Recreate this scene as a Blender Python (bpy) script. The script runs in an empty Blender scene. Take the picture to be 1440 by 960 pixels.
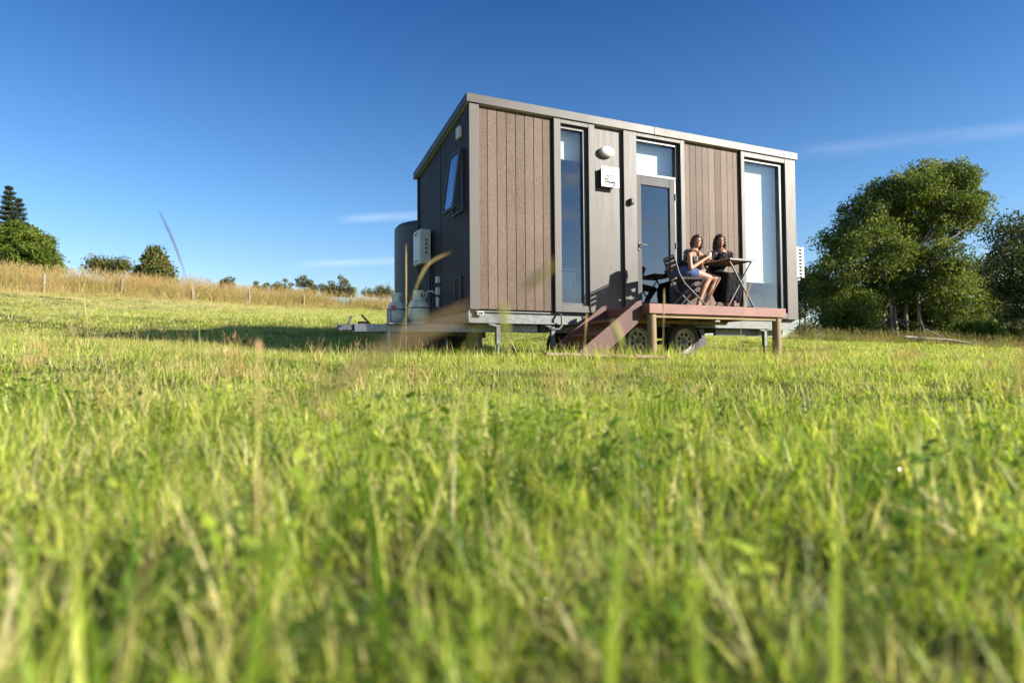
import bpy, math, random
import numpy as np
from mathutils import Vector, Matrix, Euler

random.seed(7)
rng = np.random.default_rng(11)
scene = bpy.context.scene
COL = scene.collection
PI = math.pi

# ------------------------------------------------------------------ survey
# Camera as surveyed from the photograph; the house's front wall is the plane y = 0,
# its front left bottom corner is the origin, x runs along the wall, y goes back, z is up.
F = 891.3
CAM = np.array([-3.1915, -8.2045, -0.7497])
YAW, PITCH, ROLL = 0.4357, 0.034, -0.0076
_fw = np.array([math.sin(YAW)*math.cos(PITCH), math.cos(YAW)*math.cos(PITCH), math.sin(PITCH)])
_ri = np.array([math.cos(YAW), -math.sin(YAW), 0.0])
_up = np.cross(_ri, _fw)
RI = math.cos(ROLL)*_ri + math.sin(ROLL)*_up
UP = -math.sin(ROLL)*_ri + math.cos(ROLL)*_up
FW = _fw


def ray(u, v):
    return RI*((u-720)/F) - UP*((v-480)/F) + FW


def at(u, v, d):
    return CAM + ray(u, v)*d


def on_y(u, v, y):
    r = ray(u, v)
    return CAM + r*((y-CAM[1])/r[1])


def p5(a, b, y):
    return on_y(920+a/6.856, 310+b/6.857, y)


# ------------------------------------------------------------------ terrain
ctrl = []
for u, z8 in ((-500, -.2), (0, -.42), (480, -.68), (960, -.76), (1440, -.76), (1900, -.78)):
    for d in (1.0, 3.0, 5.5, 8.0):
        r = ray(u, 510)
        q = CAM + r*d
        ctrl.append((q[0], q[1], -1.15 + (z8+1.15)*d/8.0))
ctrl += [(CAM[0], CAM[1], -1.17), (CAM[0]-2, CAM[1]-5, -1.5), (CAM[0]+6, CAM[1]-8, -1.6), (CAM[0]-8, CAM[1]-4, -1.2),
         (CAM[0], CAM[1]-40, -4), (CAM[0]+40, CAM[1]-30, -4), (CAM[0]-40, CAM[1]-20, -1)]
ctrl += [(0, 0, -.72), (3, 0, -.75), (6.3, 0, -.75), (0, 2.5, -.58), (3, 2.5, -.62), (6.3, 2.5, -.6), (3, -1.4, -.76), (5.5, -1.4, -.77)]


def cp(u, v, d, dz=0.0):
    q = at(u, v, d)
    ctrl.append((q[0], q[1], q[2]+dz))


cp(63, 474, 11.0, -.02); cp(300, 486, 9.8, -.04); cp(500, 495, 8.8, -.08); cp(720, 483, 16, -.15)
cp(63, 463, 13.6, 0); cp(300, 466, 13.2, 0); cp(480, 473, 12.6, 0)
cp(63, 446, 18, 0); cp(300, 449, 18, 0); cp(500, 457, 18, -.02)
cp(63, 430, 27); cp(300, 440, 29); cp(500, 446, 32)
for u, v, d in ((-60, 406, 34), (60, 413, 38), (170, 416, 43), (270, 424, 46), (350, 429, 52), (427, 431, 57), (493, 433, 62), (600, 440, 66)):
    cp(u, v, d)
for u, v, d in ((-60, 402, 40), (60, 408, 44), (270, 419, 53), (427, 428, 64), (600, 438, 74)):
    cp(u, v, d)
for u, v, d in ((-60, 425, 60), (60, 425, 66), (270, 434, 76), (427, 440, 86), (600, 446, 95)):
    cp(u, v, d)
for u, v, d in ((1130, 480, 26), (1300, 485, 26), (1440, 494, 24), (1600, 500, 24), (1000, 478, 22), (1130, 490, 16), (1300, 494, 15), (1440, 502, 14),
                (1130, 478, 34), (1300, 484, 34), (1440, 496, 32), (1130, 492, 60), (1440, 505, 55), (850, 470, 40), (850, 476, 80)):
    cp(u, v, d)
for a in range(0, 360, 30):
    ctrl.append((CAM[0]+160*math.sin(math.radians(a)), CAM[1]+160*math.cos(math.radians(a)), -2.0))
    ctrl.append((CAM[0]+420*math.sin(math.radians(a)), CAM[1]+420*math.cos(math.radians(a)), -9.0))
CT = np.array(ctrl)


def _phi(r):
    return np.sqrt(r*r + 9.0)*1.0


_S = 1.0
_n = len(CT)
_D = np.linalg.norm(CT[:, None, :2]-CT[None, :, :2], axis=2)
_A = np.zeros((_n+3, _n+3))
_A[:_n, :_n] = -_phi(_D) - np.eye(_n)*-0.02
_A[:_n, _n:] = np.c_[np.ones(_n), CT[:, :2]]
_A[_n:, :_n] = _A[:_n, _n:].T
_W = np.linalg.solve(_A, np.r_[CT[:, 2], 0, 0, 0])


def ground_z(P):
    P = np.asarray(P, float).reshape(-1, 2)
    out = np.zeros(len(P))
    for i in range(0, len(P), 20000):
        Q = P[i:i+20000]
        D = np.linalg.norm(Q[:, None, :]-CT[None, :, :2], axis=2)
        out[i:i+20000] = -_phi(D)@_W[:_n] + np.c_[np.ones(len(Q)), Q]@_W[_n:]
    return out


def gz(x, y):
    return float(ground_z([[x, y]])[0])


# ------------------------------------------------------------------ materials
def new_mat(name):
    m = bpy.data.materials.new(name)
    m.use_nodes = True
    nt = m.node_tree
    nt.nodes.clear()
    out = nt.nodes.new('ShaderNodeOutputMaterial')
    return m, nt, out


def N(nt, typ, **kw):
    n = nt.nodes.new(typ)
    for k, v in kw.items():
        setattr(n, k, v)
    return n


def ramp(nt, fac, stops, interp='LINEAR'):
    r = N(nt, 'ShaderNodeValToRGB')
    r.color_ramp.interpolation = interp
    el = r.color_ramp.elements
    while len(el) < len(stops):
        el.new(0.5)
    for e, (p, c) in zip(el, stops):
        e.position = p
        e.color = (c[0], c[1], c[2], 1)
    nt.links.new(fac, r.inputs[0])
    return r.outputs[0]


def simple(name, col, rough=.5, metal=0., spec=.5, var=.12, scale=8., bump=0., bscale=60., stretch=(1, 1, 1), dirt=None, coat=0.):
    m, nt, out = new_mat(name)
    b = N(nt, 'ShaderNodeBsdfPrincipled')
    tc = N(nt, 'ShaderNodeTexCoord')
    mp = N(nt, 'ShaderNodeMapping')
    mp.inputs['Scale'].default_value = stretch
    nt.links.new(tc.outputs['Object'], mp.inputs[0])
    no = N(nt, 'ShaderNodeTexNoise')
    no.inputs['Scale'].default_value = scale
    no.inputs['Detail'].default_value = 6
    nt.links.new(mp.outputs[0], no.inputs['Vector'])
    c = np.array(col)
    d = np.array(dirt) if dirt is not None else c*(1-var)
    col_out = ramp(nt, no.outputs[0], [(.3, d), (.62, np.minimum(c*(1+var), .95))])
    nt.links.new(col_out, b.inputs['Base Color'])
    b.inputs['Metallic'].default_value = metal
    b.inputs['Specular IOR Level'].default_value = spec
    b.inputs['Coat Weight'].default_value = coat
    rr = N(nt, 'ShaderNodeMapRange')
    rr.inputs[3].default_value = max(rough-.08, .02)
    rr.inputs[4].default_value = min(rough+.08, 1)
    nt.links.new(no.outputs[0], rr.inputs[0])
    nt.links.new(rr.outputs[0], b.inputs['Roughness'])
    if bump:
        n2 = N(nt, 'ShaderNodeTexNoise')
        n2.inputs['Scale'].default_value = bscale
        n2.inputs['Detail'].default_value = 4
        nt.links.new(mp.outputs[0], n2.inputs['Vector'])
        bm = N(nt, 'ShaderNodeBump')
        bm.inputs['Strength'].default_value = bump
        bm.inputs['Distance'].default_value = .01
        nt.links.new(n2.outputs[0], bm.inputs['Height'])
        nt.links.new(bm.outputs[0], b.inputs['Normal'])
    nt.links.new(b.outputs[0], out.inputs[0])
    return m


def wood(name, c1, c2, rough=.6, axis=(1, 12, 12), scale=6., bump=.25):
    m, nt, out = new_mat(name)
    b = N(nt, 'ShaderNodeBsdfPrincipled')
    tc = N(nt, 'ShaderNodeTexCoord')
    mp = N(nt, 'ShaderNodeMapping')
    mp.inputs['Scale'].default_value = axis
    nt.links.new(tc.outputs['Object'], mp.inputs[0])
    no = N(nt, 'ShaderNodeTexNoise')
    no.inputs['Scale'].default_value = scale
    no.inputs['Detail'].default_value = 8
    no.inputs['Roughness'].default_value = .65
    nt.links.new(mp.outputs[0], no.inputs['Vector'])
    n2 = N(nt, 'ShaderNodeTexNoise')
    n2.inputs['Scale'].default_value = 3
    nt.links.new(tc.outputs['Object'], n2.inputs['Vector'])
    mx = N(nt, 'ShaderNodeMath', operation='ADD')
    nt.links.new(no.outputs[0], mx.inputs[0]); nt.links.new(n2.outputs[0], mx.inputs[1])
    mh = N(nt, 'ShaderNodeMath', operation='MULTIPLY'); mh.inputs[1].default_value = .5
    nt.links.new(mx.outputs[0], mh.inputs[0])
    nt.links.new(ramp(nt, mh.outputs[0], [(.32, c2), (.65, c1)]), b.inputs['Base Color'])
    b.inputs['Roughness'].default_value = rough
    bm = N(nt, 'ShaderNodeBump'); bm.inputs['Strength'].default_value = bump; bm.inputs['Distance'].default_value = .004
    nt.links.new(no.outputs[0], bm.inputs['Height']); nt.links.new(bm.outputs[0], b.inputs['Normal'])
    nt.links.new(b.outputs[0], out.inputs[0])
    return m


def cladding_mat():
    """Embossed wood-plastic boards: each board (from the 'tint' attribute) has its own brown; wavy embossed grain."""
    m, nt, out = new_mat('composite_cladding')
    b = N(nt, 'ShaderNodeBsdfPrincipled')
    tc = N(nt, 'ShaderNodeTexCoord')
    mp = N(nt, 'ShaderNodeMapping')
    mp.inputs['Rotation'].default_value = (0, math.radians(32), 0)
    mp.inputs['Scale'].default_value = (44, 44, 13)
    nt.links.new(tc.outputs['Object'], mp.inputs[0])
    no = N(nt, 'ShaderNodeTexNoise'); no.inputs['Scale'].default_value = 2.2; no.inputs['Detail'].default_value = 5; no.inputs['Roughness'].default_value = .6
    nt.links.new(mp.outputs[0], no.inputs['Vector'])
    big = N(nt, 'ShaderNodeTexNoise'); big.inputs['Scale'].default_value = 1.3; big.inputs['Detail'].default_value = 3
    nt.links.new(tc.outputs['Object'], big.inputs['Vector'])
    at_ = N(nt, 'ShaderNodeAttribute', attribute_name='tint')
    a1 = N(nt, 'ShaderNodeMath', operation='MULTIPLY_ADD'); a1.inputs[1].default_value = .85
    nt.links.new(no.outputs[0], a1.inputs[0])
    a2 = N(nt, 'ShaderNodeMath', operation='MULTIPLY_ADD'); a2.inputs[1].default_value = .55
    nt.links.new(at_.outputs['Fac'], a2.inputs[0])
    a3 = N(nt, 'ShaderNodeMath', operation='MULTIPLY'); a3.inputs[1].default_value = .30
    nt.links.new(big.outputs[0], a3.inputs[0])
    nt.links.new(a3.outputs[0], a2.inputs[2])
    nt.links.new(a2.outputs[0], a1.inputs[2])
    nt.links.new(ramp(nt, a1.outputs[0], [(.42, (.026, .016, .010)), (.72, (.074, .045, .029)), (1.0, (.155, .102, .070))]), b.inputs['Base Color'])
    b.inputs['Roughness'].default_value = .62
    b.inputs['Specular IOR Level'].default_value = .35
    bm = N(nt, 'ShaderNodeBump'); bm.inputs['Strength'].default_value = .5; bm.inputs['Distance'].default_value = .004
    nt.links.new(no.outputs[0], bm.inputs['Height']); nt.links.new(bm.outputs[0], b.inputs['Normal'])
    nt.links.new(b.outputs[0], out.inputs[0])
    return m


def glass_mat():
    m, nt, out = new_mat('window_glass')
    fr = N(nt, 'ShaderNodeLayerWeight'); fr.inputs['Blend'].default_value = .5
    pw = N(nt, 'ShaderNodeMath', operation='POWER'); pw.inputs[1].default_value = 4.
    nt.links.new(fr.outputs['Facing'], pw.inputs[0])
    ad = N(nt, 'ShaderNodeMath', operation='MULTIPLY_ADD', use_clamp=True)
    ad.inputs[1].default_value = .85; ad.inputs[2].default_value = .075
    nt.links.new(pw.outputs[0], ad.inputs[0])
    tr = N(nt, 'ShaderNodeBsdfTransparent'); tr.inputs[0].default_value = (.88, .92, .93, 1)
    gl = N(nt, 'ShaderNodeBsdfGlossy'); gl.inputs[0].default_value = (.78, .88, 1, 1); gl.inputs['Roughness'].default_value = .01
    tc = N(nt, 'ShaderNodeTexCoord')
    no = N(nt, 'ShaderNodeTexNoise'); no.inputs['Scale'].default_value = 1.6
    nt.links.new(tc.outputs['Object'], no.inputs['Vector'])
    bm = N(nt, 'ShaderNodeBump'); bm.inputs['Strength'].default_value = .012; bm.inputs['Distance'].default_value = .05
    nt.links.new(no.outputs[0], bm.inputs['Height']); nt.links.new(bm.outputs[0], gl.inputs['Normal'])
    mx = N(nt, 'ShaderNodeMixShader')
    nt.links.new(ad.outputs[0], mx.inputs[0]); nt.links.new(tr.outputs[0], mx.inputs[1]); nt.links.new(gl.outputs[0], mx.inputs[2])
    nt.links.new(mx.outputs[0], out.inputs[0])
    return m


def leaf_mat(name, stops, attr='tint', inst=None, transl=.35, rough=.45, spec=.4, tcol=1.25):
    m, nt, out = new_mat(name)
    a = N(nt, 'ShaderNodeAttribute', attribute_name=attr)
    fac = a.outputs['Fac']
    if inst:
        b_ = N(nt, 'ShaderNodeAttribute', attribute_name=inst, attribute_type='INSTANCER')
        ad = N(nt, 'ShaderNodeMath', operation='ADD', use_clamp=True)
        nt.links.new(fac, ad.inputs[0]); nt.links.new(b_.outputs['Fac'], ad.inputs[1])
        fac = ad.outputs[0]
    col = ramp(nt, fac, stops)
    b = N(nt, 'ShaderNodeBsdfPrincipled')
    b.inputs['Roughness'].default_value = rough
    b.inputs['Specular IOR Level'].default_value = spec
    nt.links.new(col, b.inputs['Base Color'])
    t = N(nt, 'ShaderNodeBsdfTranslucent')
    mc = N(nt, 'ShaderNodeMix', data_type='RGBA', blend_type='MULTIPLY')
    mc.inputs[0].default_value = 1
    nt.links.new(col, mc.inputs[6]); mc.inputs[7].default_value = (tcol*1.05, tcol*1.1, tcol*.55, 1)
    nt.links.new(mc.outputs[2], t.inputs[0])
    mx = N(nt, 'ShaderNodeMixShader'); mx.inputs[0].default_value = transl
    nt.links.new(b.outputs[0], mx.inputs[1]); nt.links.new(t.outputs[0], mx.inputs[2])
    nt.links.new(mx.outputs[0], out.inputs[0])
    return m


M = {}
M['steel'] = simple('taupe_steel_sheet', (.062, .054, .048), rough=.52, spec=.52, var=.08, scale=5, stretch=(4, 4, .35), bump=.03, bscale=3)
M['fascia'] = simple('taupe_fascia_steel', (.038, .033, .030), rough=.48, spec=.46, var=.06, scale=2., bump=.05, bscale=2)
M['clad'] = cladding_mat()
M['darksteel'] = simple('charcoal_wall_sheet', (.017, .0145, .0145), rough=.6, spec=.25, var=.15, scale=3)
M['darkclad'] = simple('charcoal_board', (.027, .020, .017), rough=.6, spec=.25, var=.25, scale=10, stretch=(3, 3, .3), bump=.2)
M['frame'] = simple('graphite_aluminium', (.045, .048, .056), rough=.4, var=.1, scale=5, spec=.5)
M['doorframe'] = simple('grey_door_aluminium', (.062, .065, .072), rough=.6, var=.06, scale=4, spec=.3)
M['glass'] = glass_mat()
M['blind'] = simple('white_blind_fabric', (.88, .87, .85), rough=.9, var=.03, scale=90, bump=.1, bscale=300)
M['white'] = simple('white_plastic', (.62, .62, .61), rough=.4, var=.03, scale=6)
M['offwhite'] = simple('cream_enamel', (.66, .66, .60), rough=.38, var=.10, scale=9, dirt=(.52, .52, .46))
M['dew'] = simple('dew_glint_mirror', (.9, .9, .9), rough=.22, metal=1., var=.01)  # mirror metal for the aimed glint discs in the grass
M['quilt'] = simple('slate_blue_quilt', (.10, .13, .17), rough=.9, var=.15, scale=12)
M['ink'] = simple('dark_ink', (.035, .04, .045), rough=.7)
M['greyink'] = simple('grey_ink', (.13, .14, .15), rough=.7)
M['interior'] = simple('interior_lining', (.055, .05, .05), rough=.7, var=.1, scale=3)
M['soffit'] = simple('pale_soffit', (.55, .55, .45), rough=.7, var=.06)
M['galv'] = simple('galvanised_steel', (.24, .26, .29), rough=.45, metal=.5, var=.18, scale=22, bump=.05)
M['galvdull'] = simple('darker_galvanised_steel', (.13, .14, .14), rough=.55, metal=.3, var=.22, scale=14, bump=.06)  # darker, less metallic version of the galvanised steel
M['rust'] = simple('rusty_iron', (.16, .075, .04), rough=.8, var=.45, scale=30, bump=.3)
M['darkiron'] = simple('dark_iron', (.06, .07, .09), rough=.5, metal=.4, var=.3, scale=20)
M['rubber'] = simple('tyre_rubber', (.022, .022, .023), rough=.75, var=.3, scale=20, bump=.2)
M['rim'] = simple('white_steel_rim', (.34, .35, .35), rough=.55, var=.12, scale=18, dirt=(.13, .12, .10))
M['blackpl'] = simple('black_plastic', (.02, .02, .022), rough=.5)
M['tank'] = simple('slate_grey_poly_tank', (.045, .048, .052), rough=.5, var=.08, scale=3)
M['deck'] = wood('red_stained_decking', (.26, .102, .076), (.14, .053, .041), rough=.55, axis=(1.5, 14, 14))
M['stair'] = wood('red_stained_stair_timber', (.115, .040, .030), (.055, .020, .016), rough=.6, axis=(1.5, 14, 14))
M['joist'] = wood('treated_pine_joist', (.34, .24, .11), (.22, .15, .07), rough=.7, axis=(10, 1, 10))
M['pine'] = wood('treated_pine_log', (.28, .20, .10), (.18, .12, .06), rough=.7, axis=(10, 10, 1.2))
M['plank'] = wood('weathered_plank', (.30, .20, .125), (.17, .11, .07), rough=.7, axis=(1, 14, 14))
M['seatslat'] = wood('shade_darkened_slats', (.13, .065, .030), (.07, .035, .018), rough=.55, axis=(2, 14, 14))  # shade around the sitters put into the chair slat colour
M['slat'] = wood('oiled_acacia_slats', (.30, .14, .045), (.18, .08, .026), rough=.5, axis=(2, 14, 14))
M['bluegrey'] = simple('grey_painted_tube', (.055, .063, .08), rough=.45, var=.1, spec=.6)
M['skin_girl'] = simple('light_brown_skin', (.31, .155, .092), rough=.5, var=.06, scale=14)
M['skin_woman'] = simple('brown_skin', (.20, .090, .053), rough=.48, var=.07, scale=14)
M['hair_girl'] = simple('dark_brown_hair', (.045, .024, .015), rough=.45, var=.5, scale=60, stretch=(1, 1, .12), bump=.4, bscale=120)
M['hair_woman'] = simple('near_black_hair', (.010, .007, .006), rough=.42, var=.5, scale=60, stretch=(1, 1, .12), bump=.4, bscale=120)
M['blacktop'] = simple('black_cotton', (.010, .010, .013), spec=.25, rough=.85, var=.25, scale=30, bump=.2)
M['dress'] = simple('black_dress_fabric', (.007, .007, .009), spec=.2, rough=.85, var=.35, scale=26, bump=.35, bscale=40)
M['denim'] = simple('blue_denim', (.035, .075, .19), rough=.85, var=.25, scale=60, bump=.2)
M['eye'] = simple('dark_eye', (.02, .014, .012), rough=.2)
M['lip'] = simple('lips', (.36, .12, .10), rough=.45)
M['teeth'] = simple('teeth', (.75, .72, .66), rough=.35)
M['eyewhite'] = simple('eye_white', (.42, .38, .35), rough=.3)
M['print'] = simple('white_print', (.75, .75, .75), rough=.8)
M['red'] = simple('red_label', (.5, .03, .03), rough=.5)
M['greenpaint'] = simple('pale_green_gas_bottle', (.52, .56, .49), rough=.4, var=.10, scale=12, dirt=(.40, .42, .35))
M['postwood'] = wood('weathered_fence_post', (.30, .26, .21), (.16, .135, .105), rough=.85, axis=(8, 8, 1))
M['wire'] = simple('fence_wire', (.25, .25, .25), rough=.5, metal=.6)
M['bark_pale'] = simple('pale_gum_bark', (.27, .23, .19), rough=.85, var=.3, scale=5, dirt=(.10, .08, .06), stretch=(2, 2, .5), bump=.4, bscale=14)
M['bark_dark'] = simple('dark_bark', (.10, .08, .06), rough=.9, var=.35, scale=6, stretch=(2, 2, .5), bump=.5, bscale=14)
M['log'] = simple('grey_fallen_log', (.36, .30, .23), rough=.9, var=.35, scale=9, bump=.4, bscale=20)

G_STOPS = [(0., (.035, .085, .008)), (.22, (.135, .235, .020)), (.43, (.39, .49, .054)), (.62, (.60, .62, .12)), (.82, (.68, .58, .25)), (1., (.76, .64, .38))]
M['grass'] = leaf_mat('meadow_grass_blades', G_STOPS, attr='shade', inst='tint', transl=.46, rough=.45, spec=.4, tcol=1.32)
M['straw'] = leaf_mat('dry_grass_stalks', [(0., (.22, .25, .05)), (.35, (.42, .36, .12)), (.65, (.55, .42, .19)), (1., (.52, .29, .14))], attr='shade', inst='tint', transl=.25, rough=.6, spec=.25, tcol=1.1)
M['stalk'] = leaf_mat('tall_seed_stalk', [(0., (.16, .24, .03)), (.5, (.46, .42, .14)), (.8, (.62, .40, .21)), (1., (.035, .026, .022))], attr='shade', transl=.2, rough=.6, spec=.25, tcol=1.1)
M['gum'] = leaf_mat('eucalypt_leaves', [(0., (.036, .054, .012)), (.40, (.098, .140, .023)), (.75, (.20, .235, .042)), (1., (.32, .31, .08))], transl=.32, rough=.58, spec=.25)
M['gumdark'] = leaf_mat('dark_eucalypt_leaves', [(0., (.032, .046, .018)), (.6, (.080, .100, .034)), (1., (.17, .18, .06))], transl=.2, rough=.58, spec=.25)
M['bushleaf'] = leaf_mat('bright_shrub_leaves', [(0., (.050, .085, .012)), (.6, (.105, .17, .022)), (1., (.19, .24, .04))], transl=.35)
M['roundleaf'] = leaf_mat('camphor_leaves', [(0., (.045, .075, .010)), (.6, (.105, .150, .018)), (1., (.19, .22, .035))], transl=.3, rough=.6, spec=.2)
M['pineleaf'] = leaf_mat('pine_needles', [(0., (.016, .028, .014)), (.6, (.032, .052, .024)), (1., (.07, .10, .04))], transl=.12, rough=.55)
M['autumnleaf'] = leaf_mat('turning_leaves', [(0., (.055, .080, .020)), (.5, (.12, .135, .034)), (.8, (.20, .16, .05)), (1., (.28, .12, .05))], transl=.25, rough=.6, spec=.2)
M['fargum'] = leaf_mat('distant_gum_leaves', [(0., (.085, .105, .050)), (.6, (.18, .19, .08)), (1., (.29, .26, .11))], transl=.25, rough=.6, spec=.2)


def ground_mat():
    m, nt, out = new_mat('pasture_soil_and_thatch')
    b = N(nt, 'ShaderNodeBsdfPrincipled')
    tc = N(nt, 'ShaderNodeTexCoord')
    n1 = N(nt, 'ShaderNodeTexNoise'); n1.inputs['Scale'].default_value = .35; n1.inputs['Detail'].default_value = 5
    n2 = N(nt, 'ShaderNodeTexNoise'); n2.inputs['Scale'].default_value = 14; n2.inputs['Detail'].default_value = 8; n2.inputs['Roughness'].default_value = .7
    for n in (n1, n2):
        nt.links.new(tc.outputs['Object'], n.inputs['Vector'])
    c1 = ramp(nt, n2.outputs[0], [(.3, (.02, .024, .01)), (.5, (.06, .06, .022)), (.7, (.13, .105, .05))])
    c2 = ramp(nt, n2.outputs[0], [(.3, (.035, .042, .012)), (.5, (.09, .095, .028)), (.7, (.18, .155, .06))])
    mx = N(nt, 'ShaderNodeMix', data_type='RGBA')
    nt.links.new(n1.outputs[0], mx.inputs[0]); nt.links.new(c1, mx.inputs[6]); nt.links.new(c2, mx.inputs[7])
    nt.links.new(mx.outputs[2], b.inputs['Base Color'])
    b.inputs['Roughness'].default_value = .95
    b.inputs['Specular IOR Level'].default_value = .1
    bm = N(nt, 'ShaderNodeBump'); bm.inputs['Strength'].default_value = .8; bm.inputs['Distance'].default_value = .05
    nt.links.new(n2.outputs[0], bm.inputs['Height']); nt.links.new(bm.outputs[0], b.inputs['Normal'])
    nt.links.new(b.outputs[0], out.inputs[0])
    return m


M['ground'] = ground_mat()

# ------------------------------------------------------------------ object helpers
ORIGIN = {}


def props(o, label=None, cat=None, group=None, kind=None):
    if label: o['label'] = label
    if cat: o['category'] = cat
    if group: o['group'] = group
    if kind: o['kind'] = kind
    return o


def thing(name, loc, label, cat, group=None):
    o = bpy.data.objects.new(name, None)
    o.empty_display_size = .2
    COL.objects.link(o)
    o.location = loc
    ORIGIN[o.name] = np.array(loc, float)
    return props(o, label, cat, group)


class G:
    def __init__(self):
        self.v, self.f, self.t = [], [], []
        self.tint = None

    def add(self, vs, fs, tint=0.):
        n = len(self.v)
        self.v += [tuple(map(float, p)) for p in vs]
        self.f += [tuple(i+n for i in f) for f in fs]
        self.t += [tint]*len(vs)
        return self

    def box(self, x0, x1, y0, y1, z0, z1, rot=None, c=None, tint=0.):
        vs = [(x, y, z) for x in (x0, x1) for y in (y0, y1) for z in (z0, z1)]
        if rot is not None:
            R = Euler(rot).to_matrix()
            c = Vector(c) if c is not None else Vector(((x0+x1)/2, (y0+y1)/2, (z0+z1)/2))
            vs = [tuple(R@(Vector(p)-c)+c) for p in vs]
        fs = [(0, 1, 3, 2), (4, 6, 7, 5), (0, 4, 5, 1), (2, 3, 7, 6), (0, 2, 6, 4), (1, 5, 7, 3)]
        return self.add(vs, fs, tint)

    def bar(self, a, b, w, h, upv=(0, 0, 1), tint=0.):
        a, b = np.array(a, float), np.array(b, float)
        d = (b-a)/np.linalg.norm(b-a)
        s = np.cross(d, upv)
        if np.linalg.norm(s) < 1e-4: s = np.cross(d, (0, 1, 0))
        s /= np.linalg.norm(s)
        t = np.cross(s, d)
        vs = []
        for p in (a, b):
            for i, j in ((-1, -1), (1, -1), (1, 1), (-1, 1)):
                vs.append(p+s*w/2*i+t*h/2*j)
        return self.add(vs, [(3, 2, 1, 0), (4, 5, 6, 7), (0, 1, 5, 4), (1, 2, 6, 5), (2, 3, 7, 6), (3, 0, 4, 7)], tint)

    def tube(self, pts, radii, n=10, cap=True, round_caps=False, tint=0.):
        pts = [np.array(p, float) for p in pts]
        if np.isscalar(radii): radii = [radii]*len(pts)
        if round_caps:
            def ext(p, q, r):
                d = (p-q)/np.linalg.norm(p-q)
                return [(p+d*r*math.sin(a), max(r*math.cos(a), r*.04)) for a in (.5, 1.0, 1.35, 1.56)]
            e0 = ext(pts[0], pts[1], radii[0])[::-1]; e1 = ext(pts[-1], pts[-2], radii[-1])
            pts = [e[0] for e in e0]+pts+[e[0] for e in e1]
            radii = [e[1] for e in e0]+list(radii)+[e[1] for e in e1]
        tang = []
        for i in range(len(pts)):
            a = pts[max(i-1, 0)]; b = pts[min(i+1, len(pts)-1)]
            d = b-a; tang.append(d/max(np.linalg.norm(d), 1e-9))
        ref = np.array((0, 0, 1.)) if abs(tang[0][2]) < .9 else np.array((1., 0, 0))
        vs = []
        s = np.cross(tang[0], ref); s /= np.linalg.norm(s)
        for p, d, r in zip(pts, tang, radii):
            s = s - d*np.dot(s, d); s /= max(np.linalg.norm(s), 1e-9)
            t = np.cross(d, s)
            for k in range(n):
                a = 2*PI*k/n
                vs.append(p + r*(math.cos(a)*s+math.sin(a)*t))
        fs = []
        for i in range(len(pts)-1):
            for k in range(n):
                k2 = (k+1) % n
                fs.append((i*n+k, i*n+k2, (i+1)*n+k2, (i+1)*n+k))
        if cap:
            fs.append(tuple(range(n))[::-1]); fs.append(tuple((len(pts)-1)*n+k for k in range(n)))
        return self.add(vs, fs, tint)

    def cyl(self, a, b, r, n=24, r2=None, tint=0.):
        return self.tube([a, b], [r, r if r2 is None else r2], n=n, tint=tint)

    def lathe(self, c, prof, n=28, axis='z', tint=0., cap=True):
        """prof: (r, h) pairs from one end to the other."""
        vs, fs = [], []
        for r, h in prof:
            for k in range(n):
                a = 2*PI*k/n
                p = (r*math.cos(a), r*math.sin(a), h)
                if axis == 'y': p = (p[0], p[2], p[1])
                if axis == 'x': p = (p[2], p[0], p[1])
                vs.append((c[0]+p[0], c[1]+p[1], c[2]+p[2]))
        m = len(prof)
        for i in range(m-1):
            for k in range(n):
                k2 = (k+1) % n
                fs.append((i*n+k, i*n+k2, (i+1)*n+k2, (i+1)*n+k))
        if cap: fs.append(tuple(range(n))[::-1]); fs.append(tuple((m-1)*n+k for k in range(n)))
        return self.add(vs, fs, tint)

    def prism(self, poly, y0, y1, plane='xz', tint=0.):
        n = len(poly)
        def P(a, b, y):
            return (a, y, b) if plane == 'xz' else ((y, a, b) if plane == 'yz' else (a, b, y))
        vs = [P(a, b, y0) for a, b in poly]+[P(a, b, y1) for a, b in poly]
        fs = [tuple(range(n)), tuple(range(2*n-1, n-1, -1))]+[(i, i+n, (i+1) % n+n, (i+1) % n) for i in range(n)]
        return self.add(vs, fs, tint)

    def ell(self, c, r, rot=(0, 0, 0), n=16, tint=0.):
        R = np.array(Euler(rot).to_matrix())
        vs, fs = [], []
        m = n//2
        for i in range(1, m):
            th = PI*i/m
            for k in range(n):
                a = 2*PI*k/n
                p = np.array((r[0]*math.sin(th)*math.cos(a), r[1]*math.sin(th)*math.sin(a), r[2]*math.cos(th)))
                vs.append(R@p+np.array(c))
        top = len(vs); vs.append(R@np.array((0, 0, r[2]))+np.array(c)); vs.append(R@np.array((0, 0, -r[2]))+np.array(c))
        for i in range(m-2):
            for k in range(n):
                k2 = (k+1) % n
                fs.append((i*n+k, (i+1)*n+k, (i+1)*n+k2, i*n+k2))
        for k in range(n):
            k2 = (k+1) % n
            fs.append((top, k, k2)); fs.append((top+1, (m-2)*n+k2, (m-2)*n+k))
        return self.add(vs, fs, tint)

    def build_each(self, name, mat, parent, **kw):
        """every connected piece as an object of its own."""
        n = len(self.v); comp = list(range(n))
        def find(i):
            while comp[i] != i:
                comp[i] = comp[comp[i]]; i = comp[i]
            return i
        for f in self.f:
            for k in f[1:]: comp[find(k)] = find(f[0])
        groups = {}
        for i in range(n): groups.setdefault(find(i), []).append(i)
        for ids in groups.values():
            mp = {o_: k for k, o_ in enumerate(ids)}; q = G()
            q.v = [self.v[i] for i in ids]; q.t = [self.t[i] for i in ids]
            q.f = [tuple(mp[k] for k in f) for f in self.f if f[0] in mp]
            q.build(name, mat, parent, **kw)

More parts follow.
